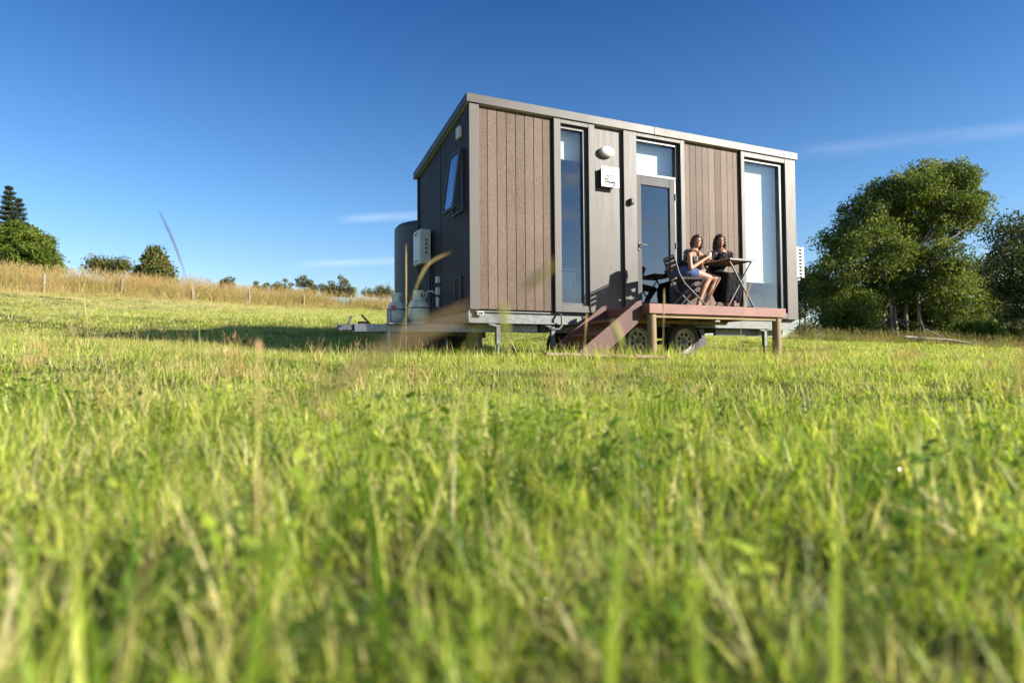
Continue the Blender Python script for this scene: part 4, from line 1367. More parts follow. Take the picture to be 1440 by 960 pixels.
# sparser trees between and behind
D = 40.
mt = [(1392, 372, 18, 0), (1380, 400, 22, 1), (1405, 420, 24, 0), (1388, 442, 24, 0), (1418, 448, 22, 0), (1368, 380, 14, 0)]
tree('gum_tree', 'thin bluish gum tree between the big tree and the dark one', 'tree', gbase(1398, D), pb(mt, D), M['fargum'], M['bark_dark'], 150, 70, .2, spread=.42,
     stems=[(gbase(1392, D), .10), (gbase(1412, D), .09)], group='gum trees on the right')
D = 44.
sm_ = [(1124, 392, 15, 0), (1140, 402, 18, 0), (1128, 418, 18, .5), (1146, 428, 14, 0), (1122, 438, 10, 0)]
tree('gum_tree', 'small slender gum tree just past the house corner', 'tree', gbase(1135, D), pb(sm_, D), M['gumdark'], M['bark_dark'], 110, 60, .2, spread=.40,
     stems=[(gbase(1134, D), .09), (gbase(1127, D), .07)], group='gum trees on the right')
# low shrubs
for i, (u, v, r, d, mk, lab) in enumerate(((1362, 466, 19, 29, 'bushleaf', 'grey green wispy shrub at the foot of the big gum'), (1392, 470, 15, 28, 'bushleaf', 'bright green upright shrub under the dark gum'),
                                          (1428, 474, 16, 29, 'gumdark', 'dark low shrub by the right edge'), (1172, 464, 16, 46, 'fargum', 'low bluish shrub far behind the slender gum'), (1132, 466, 12, 60, 'fargum', 'distant shrub under the house corner'),
                                          (1215, 468, 20, 42, 'gumdark', 'dark undergrowth shrub behind the pale stems, nearest the house'), (1262, 470, 20, 43, 'gumdark', 'dark undergrowth shrub straight behind the pale stems'), (1310, 471, 20, 42, 'gumdark', 'dark undergrowth shrub behind the fallen branch'), (1448, 478, 20, 38, 'gumdark', 'tallest dark shrub behind the right edge gum'))):
    b = [(u-r*.35, v+2, r*.7, 0), (u+r*.4, v+1, r*.65, .4), (u, v-r*.4, r*.7, -.2)]
    tree('shrub', lab, 'shrub', gbase(u, d), pb(b, d, 1.), M[mk], M['bark_dark'], 46, 60, .13 if d < 40 else .2, spread=.26 if d < 40 else .4, stems=[(gbase(u, d), .04)], limb_r=.02, group='shrubs on the right', tmean=.55, shell=.4)
# fallen branch
D = 25.
q = [at(u, v, d) for u, v, d in ((1272, 474, 25.3), (1300, 476, 25.2), (1340, 479, 25), (1378, 485, 24.6))]
g = G(); g.tube(q, [.07, .065, .055, .03], n=9)
for u0, u1, v1, d in ((1290, 1276, 492, 25.6), (1318, 1322, 494, 24.8), (1345, 1338, 494, 25.2), (1300, 1294, 446, 25.2), (1330, 1300, 462, 25.4)):
    g.tube([at(u0, 477, 25.1), at((u0+u1)/2+2, (477+v1)/2, d), at(u1, v1, d)], [.03, .022, .012], n=6)
o = g.build('fallen_branch', M['log'], None, base=tuple(gbase(1320, 25)), smooth=60)
props(o, 'bare grey fallen branch lying before the big gum', 'branch')

# left side: round tree, two pines, acacia, conical tree
D = 58.
rt = [(20, 345, 26, 0), (48, 345, 20, -1), (-5, 350, 26, 1), (66, 362, 16, 0), (40, 365, 24, -2), (8, 372, 24, -2), (60, 378, 18, -1), (25, 385, 22, 0), (-20, 370, 24, 0), (30, 328, 16, 0), (74, 376, 10, 0)]
tree('round_tree', 'dense round green tree at the left edge above dry grass', 'tree', gbase(22, D), pb(rt, D, .9), M['roundleaf'], M['bark_dark'], 520, 120, .20, spread=.42, stems=[(gbase(18, D), .25)], tmean=.58, shell=.78, aspect=.6, twig=False)


def norfolk(label, u, vtop, hpx, D, wpx):
    b = gbase(u, D)
    top = at(u, vtop, D)
    root = thing('pine_tree', tuple(b), label, 'tree', 'pines behind the round tree')
    tg = G(); tg.tube([b-A(0, 0, .3), (b+top)/2, top], [.26, .16, .02], n=8)
    Ht = top[2]-b[2]
    cents, tin = [], []
    nw = 19
    for i in range(nw):
        f_ = i/(nw-1)
        z = top[2]-.25-f_*(Ht*.8)
        R_ = wpx/F*D*(.10+.90*min(1, f_*1.35)**.85)
        nb_ = 7
        ph = rng.uniform(0, 1)
        for k in range(nb_):
            a = 2*PI*(k+ph)/nb_+rng.normal(0, .12)
            rr = R_*rng.uniform(.8, 1.1)
            e_ = A(top[0]+math.cos(a)*rr, top[1]+math.sin(a)*rr, z+rr*.22)
            tg.tube([A(top[0], top[1], z-.05), e_], [.035, .012], n=4, cap=False)
            m = max(3, int(rr*5.5))
            for j in range(m):
                t_ = (j+.7)/m
                cents.append(A(top[0], top[1], z-.05)*(1-t_)+e_*t_+A(0, 0, .05)); tin.append(rng.uniform(.2, .7))
    cents = np.array(cents)
    V, Fq, T = leaf_cloud(cents, 46, .22, .17, np.array(tin), aspect=.25, droop=-.3)
    o = quick_mesh('crown', V, Fq, M['pineleaf'], {'tint': T}, base=b); COL.objects.link(o); o.parent = root
    tg.build('trunk', M['bark_dark'], root, smooth=60)


norfolk('taller tiered pine rising behind the round tree', 13, 262, 60, 66, 26)
norfolk('shorter tiered pine right of the taller pine', 26, 279, 60, 68, 24)
D = 60.
ac = [(140, 372, 14, 0), (155, 376, 15, 1), (170, 372, 13, 0), (178, 378, 9, 0), (130, 378, 10, 0), (162, 386, 10, 0)]
tree('spreading_tree', 'flat topped sparse tree behind the dry grass', 'tree', gbase(155, D), pb(ac, D, .55), M['autumnleaf'], M['bark_dark'], 80, 50, .24, spread=.5, stems=[(gbase(150, D), .10), (gbase(160, D), .09)], tmean=.38, shell=.4)
ct = [(219, 355, 6, 0), (218, 363, 9, 0), (211, 374, 11, 0), (225, 374, 11, 0), (202, 386, 10, 0), (217, 384, 16, -.5), (233, 386, 10, 0), (218, 396, 22, 0), (198, 396, 8, 0), (239, 396, 7, 0)]
tree('conical_tree', 'cone shaped green tree with browning tips on the ridge', 'tree', gbase(217, 56.), pb(ct, 56., 1.), M['autumnleaf'], M['bark_dark'], 260, 70, .24, spread=.40, stems=[(gbase(217, 56.), .12)], tmean=.42, shell=.7, aspect=.6)
# far gums along the ridge
far = [((316, 397), [(313, 396, 5, 0), (324, 397, 5, 0)], 'tiny pale gum alone on the left of the ridge'),
       ((365, 402), [(360, 402, 5, 0), (369, 403, 5, 0)], 'low pair of tiny gum heads on the ridge'),
       ((393, 402), [(388, 402, 7, 0), (397, 400, 6, 0), (403, 404, 4, 0)], 'small spreading gum left of the tallest far gum'),
       ((432, 400), [(424, 398, 7, 0), (434, 395, 7, 0), (440, 402, 8, 0), (422, 390, 4, 0)], 'tallest of the far gums on the ridge'),
       ((463, 404), [(458, 404, 8, 0), (467, 403, 8, 0), (474, 407, 6, 0)], 'rounded far gum behind two fence posts'),
       ((486, 402), [(483, 394, 6, 0), (481, 403, 6, 0), (495, 405, 6, 0), (489, 409, 6, 0)], 'far gum with one high tuft and a low skirt'),
       ((537, 408), [(527, 411, 6, 0), (536, 406, 6, 0), (547, 407, 7, 0), (540, 412, 7, 0), (519, 412, 4, 0)], 'far gum nearest the water tank')]
for (u, v), bl, lab in far:
    D = 85.
    um = sum(b_[0] for b_ in bl)/len(bl); sp_ = max(abs(b_[0]-um) for b_ in bl)
    bl = [(b_[0], b_[1]+2.5, b_[2]*.72, b_[3]) for b_ in bl]+[(um+rng.uniform(-1.6, 1.6)*sp_, 410+(um-430)*.02+rng.uniform(-4, 3), rng.uniform(2.2, 3.6), rng.uniform(-1, 1)) for _ in range(4)]+[(um-sp_*.9, 412+(um-430)*.02, 4.2, 0), (um+sp_*1.0, 412.5+(um-430)*.02, 4.2, .5), (um, 412+(um-430)*.02, 4.5, .5)]+[(b_[0]+rng.uniform(-6, 6), b_[1]-rng.uniform(1, 5), 2.5, 0) for b_ in bl]
    tree('far_gum', lab, 'tree', gbase(u, D), pb(bl, D, .6), M['fargum'], M['bark_dark'], 80, 40, .26, spread=.30, stems=[(gbase(u, D), .10)], group='far gums along the ridge', twig=False, tmean=.4)

# ------------------------------------------------------------------ fence
fps = [(60, 38), (170, 43), (270, 46.5), (350, 52), (427, 57), (493, 62), (-60, 34.5)]
pp = []
for u, d in fps:
    q = at(u, 480, d); pp.append(np.array((q[0], q[1], gz(q[0], q[1]))))
pp = [pp[-1]]+pp[:-1]
fence = thing('fence', tuple(pp[1]), 'post and wire fence along the dry grass on the hill', 'fence')
for i, b in enumerate(pp):
    g = G(); hgt = 1.16+.05*math.sin(i*2.3)
    g.tube([b-A(0, 0, .3), b+A(.01, 0, hgt*.6), b+A(.03*math.sin(i), 0, hgt)], [.10, .095, .09], n=9); g.build('post', M['postwood'], fence, smooth=50)
g = G()
for a, b in zip(pp[:-1], pp[1:]):
    for h_ in (.35, .65, .95):
        m = (a+b)/2
        g.tube([a+A(0, 0, h_), m+A(0, 0, h_-.03), b+A(0, 0, h_)], .006, n=4)
g.build('wires', M['wire'], fence)

# ------------------------------------------------------------------ grass
def blade(V, Fq, T, base, h, w, lean, az, curve, segs, sh, twist=0.):
    """a tapering, bending ribbon."""
    n0 = len(V)
    dx, dy = math.cos(az), math.sin(az)
    px, py = -math.sin(az+twist), math.cos(az+twist)
    x, z = 0., 0.
    ang_ = lean
    st = h/segs
    for i in range(segs+1):
        t_ = i/segs
        ww = w*.5*(1-t_**1.6)*(0.55+.45*min(1, t_*4)) + w*.03
        cx, cy, cz = base[0]+dx*x, base[1]+dy*x, base[2]+z
        V.append((cx-px*ww, cy-py*ww, cz)); V.append((cx+px*ww, cy+py*ww, cz))
        T.append(sh); T.append(sh)
        if i < segs:
            k = n0+i*2
            Fq.append((k, k+1, k+3, k+2))
            ang_ += curve/segs
            x += math.sin(ang_)*st; z += math.cos(ang_)*st


SRC = {}


def clump(name, coll, n, rad, hr, wr, segs, sh, dry=.12, lean=.35, curve=.9, mat='grass'):
    V, Fq, T = [], [], []
    for i in range(n):
        a = random.uniform(0, 2*PI); r = rad*math.sqrt(random.random())
        b = (r*math.cos(a), r*math.sin(a), -.015)
        h = random.uniform(*hr)*(1-.25*r/rad)
        s = random.gauss(*sh)
        if random.random() < dry:
            s = random.uniform(.72, 1.0)
            blade(V, Fq, T, b, h*random.uniform(.7, 1.2), random.uniform(*wr)*.7, random.uniform(.2, 1.2), random.uniform(0, 2*PI), random.uniform(-.5, 1.4), segs, s, random.uniform(-.8, .8))
        else:
            blade(V, Fq, T, b, h, random.uniform(*wr), abs(random.gauss(0, lean)), random.uniform(0, 2*PI), random.uniform(0, curve), segs, min(max(s, 0), .62), random.uniform(-.7, .7))
    o = quick_mesh(name, V, Fq, M[mat], {'shade': np.array(T)}, smooth=True)
    coll.objects.link(o)
    return o


def weed(name, coll, n, rad, sh):
    """low broad leaves on short stalks."""
    V, Fq, T = [], [], []
    for i in range(n):
        a = random.uniform(0, 2*PI); r = rad*math.sqrt(random.random())
        h = random.uniform(.05, .13)
        c = np.array((r*math.cos(a), r*math.sin(a), h))
        s = min(max(random.gauss(sh, .07), 0), .6)
        az = random.uniform(0, 2*PI); tl = random.uniform(-.5, .6)
        d = np.array((math.cos(az)*math.cos(tl), math.sin(az)*math.cos(tl), math.sin(tl))); q = np.array((-math.sin(az), math.cos(az), 0))
        ln, w = random.uniform(.025, .05), random.uniform(.014, .026)
        k = len(V)
        for p in (c, c+d*ln*.5-q*w/2, c+d*ln, c+d*ln*.5+q*w/2): V.append(tuple(p)); T.append(s)
        Fq.append((k, k+1, k+2, k+3))
        blade(V, Fq, T, (c[0]*.8, c[1]*.8, 0), h, .003, 0, a, .4, 2, s)
    o = quick_mesh(name, V, Fq, M['grass'], {'shade': np.array(T)})
    coll.objects.link(o)


def seedstalk(V, Fq, T, b, h, az, lean, curve, sh, hd=.25):
    blade(V, Fq, T, b, h, .006, lean, az, curve, 6, sh, 0.); blade(V, Fq, T, b, h, .006, lean, az, curve, 6, sh, PI/2)
    # head: short spikelets along the last part
    ang_, x, z = lean, 0., 0.
    for i in range(24):
        st = h/24
        ang_ += curve/24; x += math.sin(ang_)*st; z += math.cos(ang_)*st
        if i/24 > 1-hd:
            for s_ in (-1, 1):
                blade(V, Fq, T, (b[0]+math.cos(az)*x, b[1]+math.sin(az)*x, b[2]+z), h*.05, .012, ang_+s_*.5, az+random.uniform(-1, 1), .2, 2, min(1, sh+.1))


def tallclump(name, coll, n, rad, hr, sh, w=.012):
    V, Fq, T = [], [], []
    for i in range(n):
        a = random.uniform(0, 2*PI); r = rad*math.sqrt(random.random())
        b = (r*math.cos(a), r*math.sin(a), -.02)
        s = min(max(random.gauss(sh, .16), 0), 1)
        h = random.uniform(*hr)
        if i % 4 == 0:
            seedstalk(V, Fq, T, b, h*1.1, random.uniform(0, 2*PI), random.uniform(0, .18), random.uniform(0, .7), min(1, s+.12), .22)
        else:
            blade(V, Fq, T, b, h*random.uniform(.55, 1.), w, abs(random.gauss(0, .22)), random.uniform(0, 2*PI), random.uniform(.1, 1.3), 4, s, random.uniform(-.8, .8))
    o = quick_mesh(name, V, Fq, M['straw'], {'shade': np.array(T)}, smooth=True)
    coll.objects.link(o)


def scatter(name, coll, pts, rots, scales, idx, tint, label, cat):
    me = bpy.data.meshes.new(name)
    me.vertices.add(len(pts)); me.vertices.foreach_set('co', np.asarray(pts, np.float32).ravel())
    a = me.attributes.new('rot', 'FLOAT_VECTOR', 'POINT'); a.data.foreach_set('vector', np.asarray(rots, np.float32).ravel())
    a = me.attributes.new('size', 'FLOAT', 'POINT'); a.data.foreach_set('value', np.asarray(scales, np.float32))
    a = me.attributes.new('pick', 'INT', 'POINT'); a.data.foreach_set('value', np.asarray(idx, np.int32))
    a = me.attributes.new('tint', 'FLOAT', 'POINT'); a.data.foreach_set('value', np.asarray(tint, np.float32))
    o = bpy.data.objects.new(name, me); COL.objects.link(o)
    props(o, label, cat, kind='stuff')
    ng = bpy.data.node_groups.new(name+'_nodes', 'GeometryNodeTree')
    ng.interface.new_socket('Geometry', in_out='INPUT', socket_type='NodeSocketGeometry')
    ng.interface.new_socket('Geometry', in_out='OUTPUT', socket_type='NodeSocketGeometry')
    gi = ng.nodes.new('NodeGroupInput'); go = ng.nodes.new('NodeGroupOutput')
    ip = ng.nodes.new('GeometryNodeInstanceOnPoints')
    ci = ng.nodes.new('GeometryNodeCollectionInfo')
    ci.inputs['Collection'].default_value = coll
    ci.inputs['Separate Children'].default_value = True
    ci.inputs['Reset Children'].default_value = True
    ip.inputs['Pick Instance'].default_value = True

    def na(nm, dt):
        n = ng.nodes.new('GeometryNodeInputNamedAttribute'); n.data_type = dt; n.inputs['Name'].default_value = nm
        return n.outputs['Attribute']
    ng.links.new(gi.outputs[0], ip.inputs['Points'])
    ng.links.new(ci.outputs[0], ip.inputs['Instance'])
    ng.links.new(na('pick', 'INT'), ip.inputs['Instance Index'])
    ng.links.new(na('rot', 'FLOAT_VECTOR'), ip.inputs['Rotation'])
    ng.links.new(na('size', 'FLOAT'), ip.inputs['Scale'])
    ng.links.new(ip.outputs[0], go.inputs[0])
    md = o.modifiers.new('scatter', 'NODES'); md.node_group = ng
    return o


near = bpy.data.collections.new('near_clumps')
for i in range(5):
    clump('a_lush', near, 46, .11, (.045, .14), (.003, .0065), 6, (.34, .19), dry=.13, lean=.8, curve=1.6)
for i in range(2):
    clump('b_thin', near, 44, .12, (.05, .17), (.002, .004), 5, (.46, .17), dry=.34, lean=1.0, curve=1.2)
for i in range(2):
    weed('c_weed', near, 26, .11, .36)
def tuft(name, coll, n, rad, hr, wr, sh):
    V, Fq, T = [], [], []
    for i in range(n):
        a = random.uniform(0, 2*PI); r = rad*math.sqrt(random.random())
        s = random.uniform(.72, .95) if random.random() < .16 else min(max(random.gauss(sh, .12), 0), .62)
        blade(V, Fq, T, (r*math.cos(a), r*math.sin(a), -.02), random.uniform(*hr), random.uniform(*wr), abs(random.gauss(.12, .22)), a+random.gauss(0, .9), random.uniform(0, 1.5), 7, s, random.uniform(-.9, .9))
    o = quick_mesh(name, V, Fq, M['grass'], {'shade': np.array(T)}, smooth=True); coll.objects.link(o)


tufts = bpy.data.collections.new('tall_tufts')
for i in range(4):
    tuft('a_tuft', tufts, 17, .05, (.09, .22), (.003, .0072), (.18, .34, .42, .50)[i])
tuft('b_tuft', tufts, 9, .05, (.14, .28), (.0018, .0042), .60)
rank = bpy.data.collections.new('rank_tufts')
for i in range(5):
    tuft('a_rank', rank, 15, .05, (.11, .26), (.004, .0092), (.16, .30, .40, .48, .56)[i])
mid = bpy.data.collections.new('mid_clumps')
for i in range(5):
    clump('a_mid', mid, 120, .22, (.035, .105), (.003, .0062), 4, (.42, .17), dry=.22, lean=.9, curve=1.5)
for i in range(2):
    clump('b_midthin', mid, 80, .24, (.05, .16), (.002, .004), 4, (.52, .15), dry=.55, lean=1.0, curve=1.3)
farc = bpy.data.collections.new('far_clumps')
for i in range(4):
    clump('a_far', farc, 230, .52, (.04, .115), (.008, .015), 2, (.46, .16), dry=.33, lean=.95)
tall = bpy.data.collections.new('tall_clumps')
for i in range(4):
    tallclump('a_tall', tall, 60, .45, (.55, 1.15), .42, w=.022)


def patch_noise(x, y):
    return (np.sin(x*.83+1.1)*np.cos(y*.71+.4)+.6*np.sin(x*1.9+y*1.3)+.5*np.cos(x*.31-y*.47+2.)+.4*np.sin(3.1*x-2.2*y))/2.5


def polar(n, d0, d1, half):
    r = np.sqrt(rng.uniform(d0**2, d1**2, n)); a = YAW+rng.uniform(-half, half, n)
    return np.c_[CAM[0]+r*np.sin(a), CAM[1]+r*np.cos(a)], r


def field(n, d0, d1, half, coll, w, tint_fn, smin=.75, smax=1.35):
    P, r = polar(n, d0, d1, half)
    z = ground_z(P)
    zz = z+(np.sin(P[:, 0]*2.1+1.3)*np.cos(P[:, 1]*1.7)*.007+np.sin(P[:, 0]*.7)*np.sin(P[:, 1]*.9+.5)*.012)*np.clip((r-1)/4, 0, 1)
    rot = np.c_[rng.normal(0, .10, n), rng.normal(0, .10, n), rng.uniform(0, 2*PI, n)]
    sc = rng.uniform(smin, smax, n)*(1+.20*patch_noise(P[:, 0]*1.3, P[:, 1]*1.3)+.28*patch_noise(P[:, 0]*4.1+3, P[:, 1]*4.1))
    idx = rng.choice(len(w), n, p=np.array(w)/sum(w))
    return np.c_[P, zz], rot, sc, idx, tint_fn(P, r, n)


def tint_green(P, r, n):
    t = rng.normal(0, .12, n)+.12*patch_noise(P[:, 0], P[:, 1])+.13*patch_noise(P[:, 1]*3.3, P[:, 0]*3.3+2)
    t += np.clip((r-9)/30, 0, 1)*.10
    # grass to the right of the view is greener; the hill is more straw
    hill = np.clip((P[:, 1]-6)/25, 0, 1)*np.clip((6-P[:, 0])/10, 0, 1)
    lat = (P[:, 0]-CAM[0])*RI[0]+(P[:, 1]-CAM[1])*RI[1]
    t = t-.10*np.clip((lat-.12*r)/(.5*r+.4), 0, 1)
    return t+hill*.08+np.clip((r-24)/22, 0, 1)*np.clip((8-P[:, 0])/8, 0, 1)*.14


a1 = field(8600, .14, 3.4, PI, near, [1]*5+[1.3]*2+[.25]*2, tint_green, .7, 1.25)
# keep the clumps right under the lens low
dd = np.linalg.norm(a1[0][:, :2]-CAM[:2], axis=1)
a1[2][:] *= np.clip(.62+.38*(dd-.28)/.9, .62, 1)
t1 = field(1080, .42, 3.0, PI, tufts, [1.2, 1, 1, 1, .8], lambda P, r, n: rng.normal(.02, .10, n), .65, 1.1)
d1_ = np.linalg.norm(t1[0][:, :2]-CAM[:2], axis=1)
t1[2][:] *= np.clip(.70+.30*(d1_-.4)/.8, .70, 1)
r1 = field(300, .42, 1.9, PI, rank, [1, 1, 1, 1, 1], lambda P, r, n: rng.normal(.02, .12, n), .6, 1.05)
scatter('rank_grass', rank, *r1, 'broad rank grass blades blurred close to the camera', 'grass')
t2 = field(600, 3.0, 13, 1.2, tufts, [1, 1, 1, 1, 1.2], lambda P, r, n: rng.normal(.0, .14, n), .28, .60)
scatter('grass_tufts', tufts, *[np.concatenate([p_, q_]) for p_, q_ in zip(t1, t2)], 'taller rank grass tufts standing up out of the pasture', 'grass')
scatter('meadow_grass', near, *a1, 'soft blurred green grass and clover close to the camera', 'grass')
b1 = field(10600, 3.0, 15, 1.27, mid, [1]*5+[.8]*2, tint_green)
keep = ~((b1[0][:, 1] > .25) & (b1[0][:, 1] < 2.3) & (b1[0][:, 0] > -.1) & (b1[0][:, 0] < 6.2) & (rng.random(len(b1[0])) < .55))
b1 = [x[keep] for x in b1]
# unmown fringe along the trailer, posts and steps
m_ = 520
P_ = np.c_[rng.uniform(-1.9, 6.6, m_), rng.choice([0, 1, 2], m_, p=[.5, .3, .2])]
yy_ = np.where(P_[:, 1] == 0, rng.uniform(-1.75, -.9, m_), np.where(P_[:, 1] == 1, rng.uniform(-.5, .35, m_), rng.uniform(2.2, 3.6, m_)))
P_[:, 1] = yy_
b2 = [np.c_[P_, ground_z(P_)], np.c_[rng.normal(0, .12, m_), rng.normal(0, .12, m_), rng.uniform(0, 2*PI, m_)], rng.uniform(1.5, 2.7, m_), rng.integers(0, 7, m_), rng.normal(-.04, .08, m_)]
b1 = [np.concatenate([p_, q_]) for p_, q_ in zip(b1, b2)]
scatter('paddock_grass', mid, *b1, 'short sunlit green grass around the house', 'grass')
c1 = field(20000, 14, 62, 1.12, farc, [1]*4, tint_green)
scatter('hillside_grass', farc, *c1, 'yellow green pasture grass climbing the hill', 'grass')
s1 = field(450, 2.2, 16, 1.15, tall, [1, 1, 1, 1], lambda P, r, n: rng.normal(.18, .15, n), .10, .26)
scatter('seeding_grass', tall, *s1, 'wisps of pale seeding grass scattered through the pasture', 'grass')
# dew glints: added mirror discs, turned to flash the sun at the lens
V, Fq = [], []
for k in range(170):
    r_ = rng.uniform(.55, 2.6); a_ = YAW+rng.uniform(-.75, .75)
    x_, y_ = CAM[0]+r_*math.sin(a_), CAM[1]+r_*math.cos(a_)
    p = A(x_, y_, gz(x_, y_)+rng.uniform(.06, .16))
    hv = A(1.057, -1, .635)/1.588+(CAM-p)/np.linalg.norm(CAM-p); hv /= np.linalg.norm(hv)
    hv = hv+rng.normal(0, .22, 3); hv /= np.linalg.norm(hv)
    sa_ = np.cross(hv, (0, 0, 1.)); sa_ /= np.linalg.norm(sa_); sb_ = np.cross(hv, sa_); rr = rng.uniform(.0002, .00045)
    k0 = len(V)
    for q in range(6): V.append(p+rr*(math.cos(q*PI/3)*sa_+math.sin(q*PI/3)*sb_))
    Fq.append(tuple(range(k0, k0+6)))
o = quick_mesh('dew_glint_discs', V, Fq, M['dew']); COL.objects.link(o)
props(o, 'tiny added mirror discs giving dew sparkle in the nearest grass', 'dew', kind='stuff')
# tall dry grass beyond the fence and at the wood's edge
T = []
for k in range(1700):
    i = rng.integers(0, len(pp)-1); t_ = rng.random()
    q = pp[i]*(1-t_)+pp[i+1]*t_
    nrm = np.array((pp[i+1]-pp[i])[[1, 0]])*np.array((-1, 1)); nrm = nrm/np.linalg.norm(nrm)
    off = rng.uniform(.0, 6.0) if k < 1450 else rng.uniform(-4.5, 0)
    p = q[:2]+nrm*off
    T.append(p)
for k in range(260):
    u = rng.uniform(490, 640); d = rng.uniform(61, 70); q = at(u, 480, d); T.append(q[:2])
for k in range(420):
    u = rng.uniform(1110, 1480); d = rng.uniform(24.5, 29); q = at(u, 480, d); T.append(q[:2])
T = np.array(T); n = len(T)
right = T[:, 0] > 14
sz = np.where(right, rng.uniform(.20, .42, n), rng.uniform(.55, 1.1, n)*(1+.28*patch_noise(T[:, 0]*.6, T[:, 1]*.6)))
sz *= 1.32
sz[1450:1700] = rng.uniform(.25, .6, 250)
scatter('tall_dry_grass', tall, np.c_[T, ground_z(T)], np.c_[rng.normal(0, .08, n), rng.normal(0, .08, n), rng.uniform(0, 2*PI, n)], sz,
        rng.integers(0, 4, n), rng.normal(.03, .18, n)+.12*patch_noise(T[:, 0]*.5, T[:, 1]*.5)-right*.28, 'tall straw coloured grass along the fence line', 'dry grass')

# single tall stalks standing in the foreground
def stalk(name, pts, r, label, shade_ends=(.3, .8), headfrac=.0, hr=0., fuzz=0):
    pts = [np.array(p, float) for p in pts]
    base = pts[0].copy(); base[2] = gz(base[0], base[1])
    # smooth curve through the points (Catmull-Rom)
    P_ = [base]+pts[1:]
    Q = []
    for i in range(len(P_)-1):
        p0, p1, p2, p3 = P_[max(i-1, 0)], P_[i], P_[i+1], P_[min(i+2, len(P_)-1)]
        for t_ in np.linspace(0, 1, 8, endpoint=False):
            Q.append(.5*((2*p1)+(-p0+p2)*t_+(2*p0-5*p1+4*p2-p3)*t_**2+(-p0+3*p1-3*p2+p3)*t_**3))
    Q.append(P_[-1])
    m = len(Q)
    g = G()
    rad = []
    for i in range(m):
        f_ = i/(m-1)
        rr = r*(1-.75*f_)
        if headfrac and f_ > 1-headfrac:
            k = (f_-(1-headfrac))/headfrac
            rr = max(rr, hr*math.sin(PI*min(max(k, .06), .97))**.6)
        rad.append(rr)
    g.tube(Q, rad, n=7)
    g.t = []
    for i in range(m):
        f_ = i/(m-1); g.t += [shade_ends[0]*(1-f_)+shade_ends[1]*f_]*7
    V, Fq, T_ = [], [], []
    if fuzz:
        for i in range(m):
            f_ = i/(m-1)
            if f_ > 1-headfrac:
                d = Q[min(i+1, m-1)]-Q[max(i-1, 0)]; d /= np.linalg.norm(d)
                for _ in range(fuzz):
                    a = rng.normal(size=3); a -= d*np.dot(a, d); a /= np.linalg.norm(a)
                    tip = Q[i]+(d*.8+a*.45)*hr*2.6
                    s_ = np.cross(d, a)*hr*.35
                    mid_ = Q[i]*.5+tip*.5
                    k = len(g.v)
                    g.v += [tuple(Q[i]), tuple(mid_+s_), tuple(tip), tuple(mid_-s_)]; g.f.append((k, k+1, k+2, k+3)); g.t += [shade_ends[1]]*4
    o = g.build(name, M['stalk'], None, base=tuple(base), smooth=60, attr='shade')
    props(o, label, 'grass stalk', 'tall grass stalks in the foreground')


d = .42
stalk('grass_stalk', [at(100, 800, .44), at(250, 660, .37), at(430, 566, .34), at(545, 490, .33), at(668, 433, .325)], .0010, 'thick blurred tan stalk leaning across the drawbar', (.64, .74), .56, .0029)
stalk('grass_stalk', [at(560, 760, .62), at(650, 520, .60), at(712, 432, .58), at(745, 400, .57), at(776, 374, .56)], .0010, 'blurred olive seed head over the left cladding', (.2, .52), .34, .0032, 2)
stalk('grass_stalk', [at(700, 800, .70), at(712, 560, .66), at(710, 480, .64), at(706, 424, .62)], .0018, 'blurred yellow green blade before the trailer leg', (.2, .34), .36, .0042)
stalk('grass_stalk', [at(285, 640, 2.3), at(270, 500, 2.25), at(265, 410, 2.2), at(248, 350, 2.2), at(224, 297, 2.2)], .0010, 'tall dark seed stalk curving against the blue sky', (.9, 1.), .42, .0026, 3)
stalk('grass_stalk', [at(571, 560, 3.2), at(571, 470, 3.2), at(571, 400, 3.2), at(571, 344, 3.2)], .0014, 'thin upright pale stalk before the gas bottles', (.5, .72), .55, .0030, 2)
stalk('grass_stalk', [at(552, 620, 1.6), at(562, 490, 1.6), at(580, 420, 1.6), at(600, 374, 1.6), at(632, 355, 1.6)], .0012, 'arching straw stalk bending over the dark end wall', (.3, .70), .45, .0027, 2)
stalk('grass_stalk', [at(880, 640, .95), at(876, 520, .95), at(872, 480, .95), at(862, 450, .95)], .0028, 'short curved yellow green blade before the stairs', (.2, .40), .5, .0048)
stalk('grass_stalk', [at(930, 640, 2.6), at(932, 520, 2.6), at(933, 460, 2.6), at(934, 408, 2.6)], .0022, 'thin straw stalk rising before the deck left post', (.5, .7), .3, .0035, 1)
stalk('grass_stalk', [at(1040, 600, 2.8), at(1041, 500, 2.8), at(1044, 440, 2.8), at(1056, 395, 2.8)], .0018, 'thin straw stalk crossing the deck edge below the table', (.5, .75), .3, .0035, 1)
stalk('grass_stalk', [at(822, 600, 2.2), at(822, 500, 2.2), at(825, 440, 2.2)], .002, 'thin straw stalk crossing the stair stringers', (.4, .7), .3, .003, 1)
stalk('grass_stalk', [at(362, 640, .9), at(362, 540, .9), at(363, 478, .9)], .002, 'blurred tan stub of stalk before the house shadow', (.5, .80), .4, .0038)
stalk('grass_stalk', [at(282, 560, 3.4), at(279, 450, 3.4), at(268, 400, 3.4)], .0024, 'fine green stalk beside the tall dark one', (.25, .45), .2, .003)
stalk('grass_stalk', [at(122, 560, 4.0), at(124, 480, 4.0), at(118, 420, 4.0)], .0022, 'fine pale stalk on the far left in the paddock', (.4, .6), .3, .004, 1)
